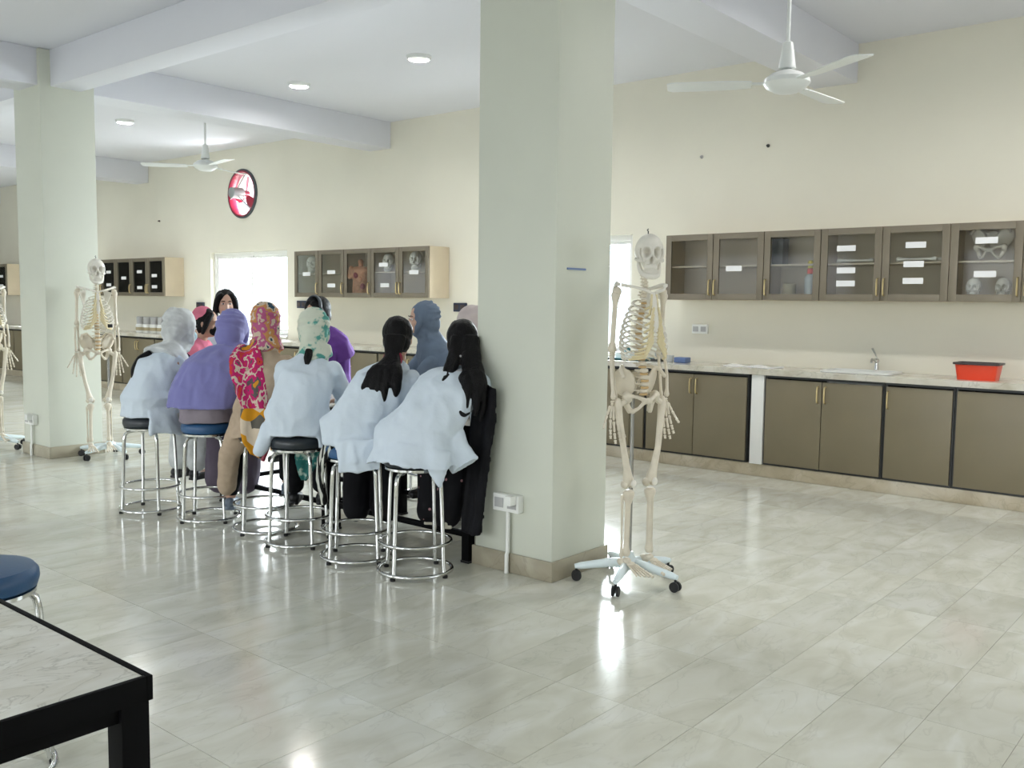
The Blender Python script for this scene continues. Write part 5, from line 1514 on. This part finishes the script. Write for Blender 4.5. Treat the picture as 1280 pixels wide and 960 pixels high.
m = MB(); m.loft([ring_at(p.nb + p.up * 0.045, p.up, 0.068, 0.066), ring_at(p.nb + p.up * 0.015, p.up, 0.105, 0.092), ring_at(p.nb - p.up * 0.03, p.up, 0.14, 0.105), ring_at(p.nb - p.up * 0.09, p.up, 0.13, 0.12)])
remesh('neck_scarf', m, 0.0095, 'scarf_cream', p.root, 3, 0.006, 14)

# ---- 8: masked student with a pink scarf, in profile
p = Person('student in a black face mask and pink scarf, seen between the white and lavender headscarves', (-6.93, 4.28), -0.85, (0, 0.06, 1.232), hyaw=-0.1, hpitch=-0.12, arms='lap')
p.face(False)
p.coat('navy_top', 'navy_cloth', seed=8.8); p.trousers('navy_cloth'); p.shoes('shoe_black')
m = p.hair_cap(); strand(m, [p.hp(-0.02, -0.09, 0.0), p.nb + V(-0.03, -0.08, 0.06), p.nb + V(-0.03, -0.11, -0.05)], [0.05, 0.045, 0.02])
for g in (-1, 1):
    strand(m, [p.hp(g * 0.03, 0.045, 0.088), p.hp(g * 0.07, 0.035, 0.04), p.hp(g * 0.078, 0.015, -0.03), p.hp(g * 0.08, 0.0, -0.09)], [0.02, 0.024, 0.022, 0.012])
remesh('hair', m, 0.0075, 'hair_black', p.root, 2, 0.003, 26, (1, 1, 0.25))
m = MB(); m.ell(p.hp(0, 0.060, -0.048), (0.056, 0.052, 0.048), 16, 12, p.HM); m.build('face_mask', 'black_cloth', p.root)
m = MB(); m.ell(p.hp(0, -0.045, 0.058), (0.088, 0.085, 0.078), 20, 12, p.HM); remesh('pink_cap', m, 0.009, 'pink_cloth', p.root, 2, 0.005, 14)
m = MB(); m.loft([ring_at(p.nb + p.up * 0.05, p.up, 0.072, 0.07), ring_at(p.nb + p.up * 0.01, p.up, 0.13, 0.11), ring_at(p.nb - p.up * 0.05, p.up, 0.19, 0.125), ring_at(p.nb - p.up * 0.11, p.up, 0.20, 0.14)])
remesh('pink_scarf', m, 0.0095, 'pink_cloth', p.root, 3, 0.008, 12)

# ---- 9: across the table, purple shawl, dark hair
p = Person('student with dark hair and a purple shawl across the table, behind the green headscarf', (-6.02, 4.86), PI, (0, 0.10, 1.330), hyaw=0.0, hpitch=-0.1)
p.face()
p.coat('purple_top', 'purple_cloth', seed=9.1, grow=0.012); p.trousers('black_cloth'); p.shoes('shoe_black')
m = p.hair_cap(vol=1.06)
for g in (-1, 1):
    strand(m, [p.hp(g * 0.02, 0.05, 0.092), p.hp(g * 0.07, 0.035, 0.045), p.hp(g * 0.082, 0.015, -0.03), p.hp(g * 0.085, 0.0, -0.10)], [0.02, 0.026, 0.026, 0.014])
remesh('hair', m, 0.0075, 'hair_black', p.root, 2, 0.003, 26, (1, 1, 0.25))
pts = [p.hp(0.088 * math.cos(a), 0.03 - 0.02 * math.sin(a), 0.045 + 0.092 * math.sin(a)) for a in np.linspace(-0.2, PI + 0.2, 18)]
MB().tube(pts, 0.016, 10, flat=0.5).build('headband', 'grey_band', p.root)
m = MB(); m.loft([ring_at(p.nb + p.up * 0.05, p.up, 0.075, 0.072), ring_at(p.nb + p.up * 0.0, p.up, 0.16, 0.11), ring_at(p.nb - p.up * 0.06, p.up, 0.225, 0.13), ring_at(p.nb - p.up * 0.20, p.up, 0.235, 0.15)])
remesh('purple_shawl', m, 0.0105, 'purple_cloth', p.root, 3, 0.010, 10)

# ---- 10: slate hijab in profile
p = Person('student in a slate blue hijab across the table, face in profile', (-4.86, 4.90), PI - 0.3, (0, 0.09, 1.305), hyaw=-0.22, hpitch=-0.12, skin='skin_light', twist=-0.2)
p.face()
p.coat('slate_dress', 'slate_cloth', seed=10.1); p.trousers('slate_cloth'); p.shoes('shoe_black')
p.hijab('slate_cloth', drape=0.215, low=0.15, seed=7.0, wr=0.008, bigger=1.03, fwd=-0.006)

# ---- 11: pale hijab, black gown, beside the column
p = Person('student in a pale pink hijab and black gown, partly hidden by the middle column', (-4.10, 4.62), PI - 0.3, (0, 0.12, 1.285), hyaw=-0.3, hpitch=-0.1, twist=-0.2)
p.face()


def gown(m):
    m.loft([ring_at(V(0, 0.05, 0.70), (0, 0, 1), 0.21, 0.2), ring_at(V(0, 0.12, 0.40), (0, 0, 1), 0.23, 0.22), ring_at(V(0, 0.14, 0.10), (0, 0, 1), 0.25, 0.24)])


p.coat('black_gown', 'black_cloth', seed=11.2, grow=0.015, extra=gown); p.shoes('shoe_black')
p.hijab('pale_pink_cloth', drape=0.19, low=0.16, seed=8.0)
for x_, y_, lb in ((-6.02, 4.86, 'purple-shawled student'), (-4.86, 4.90, 'slate hijab student'), (-4.10, 4.62, 'student in the black gown'), (-6.93, 4.28, 'masked student in pink')):
    make_stool('seat_black', (x_, y_), 0.5, 'black-topped chrome stool under the ' + lb)
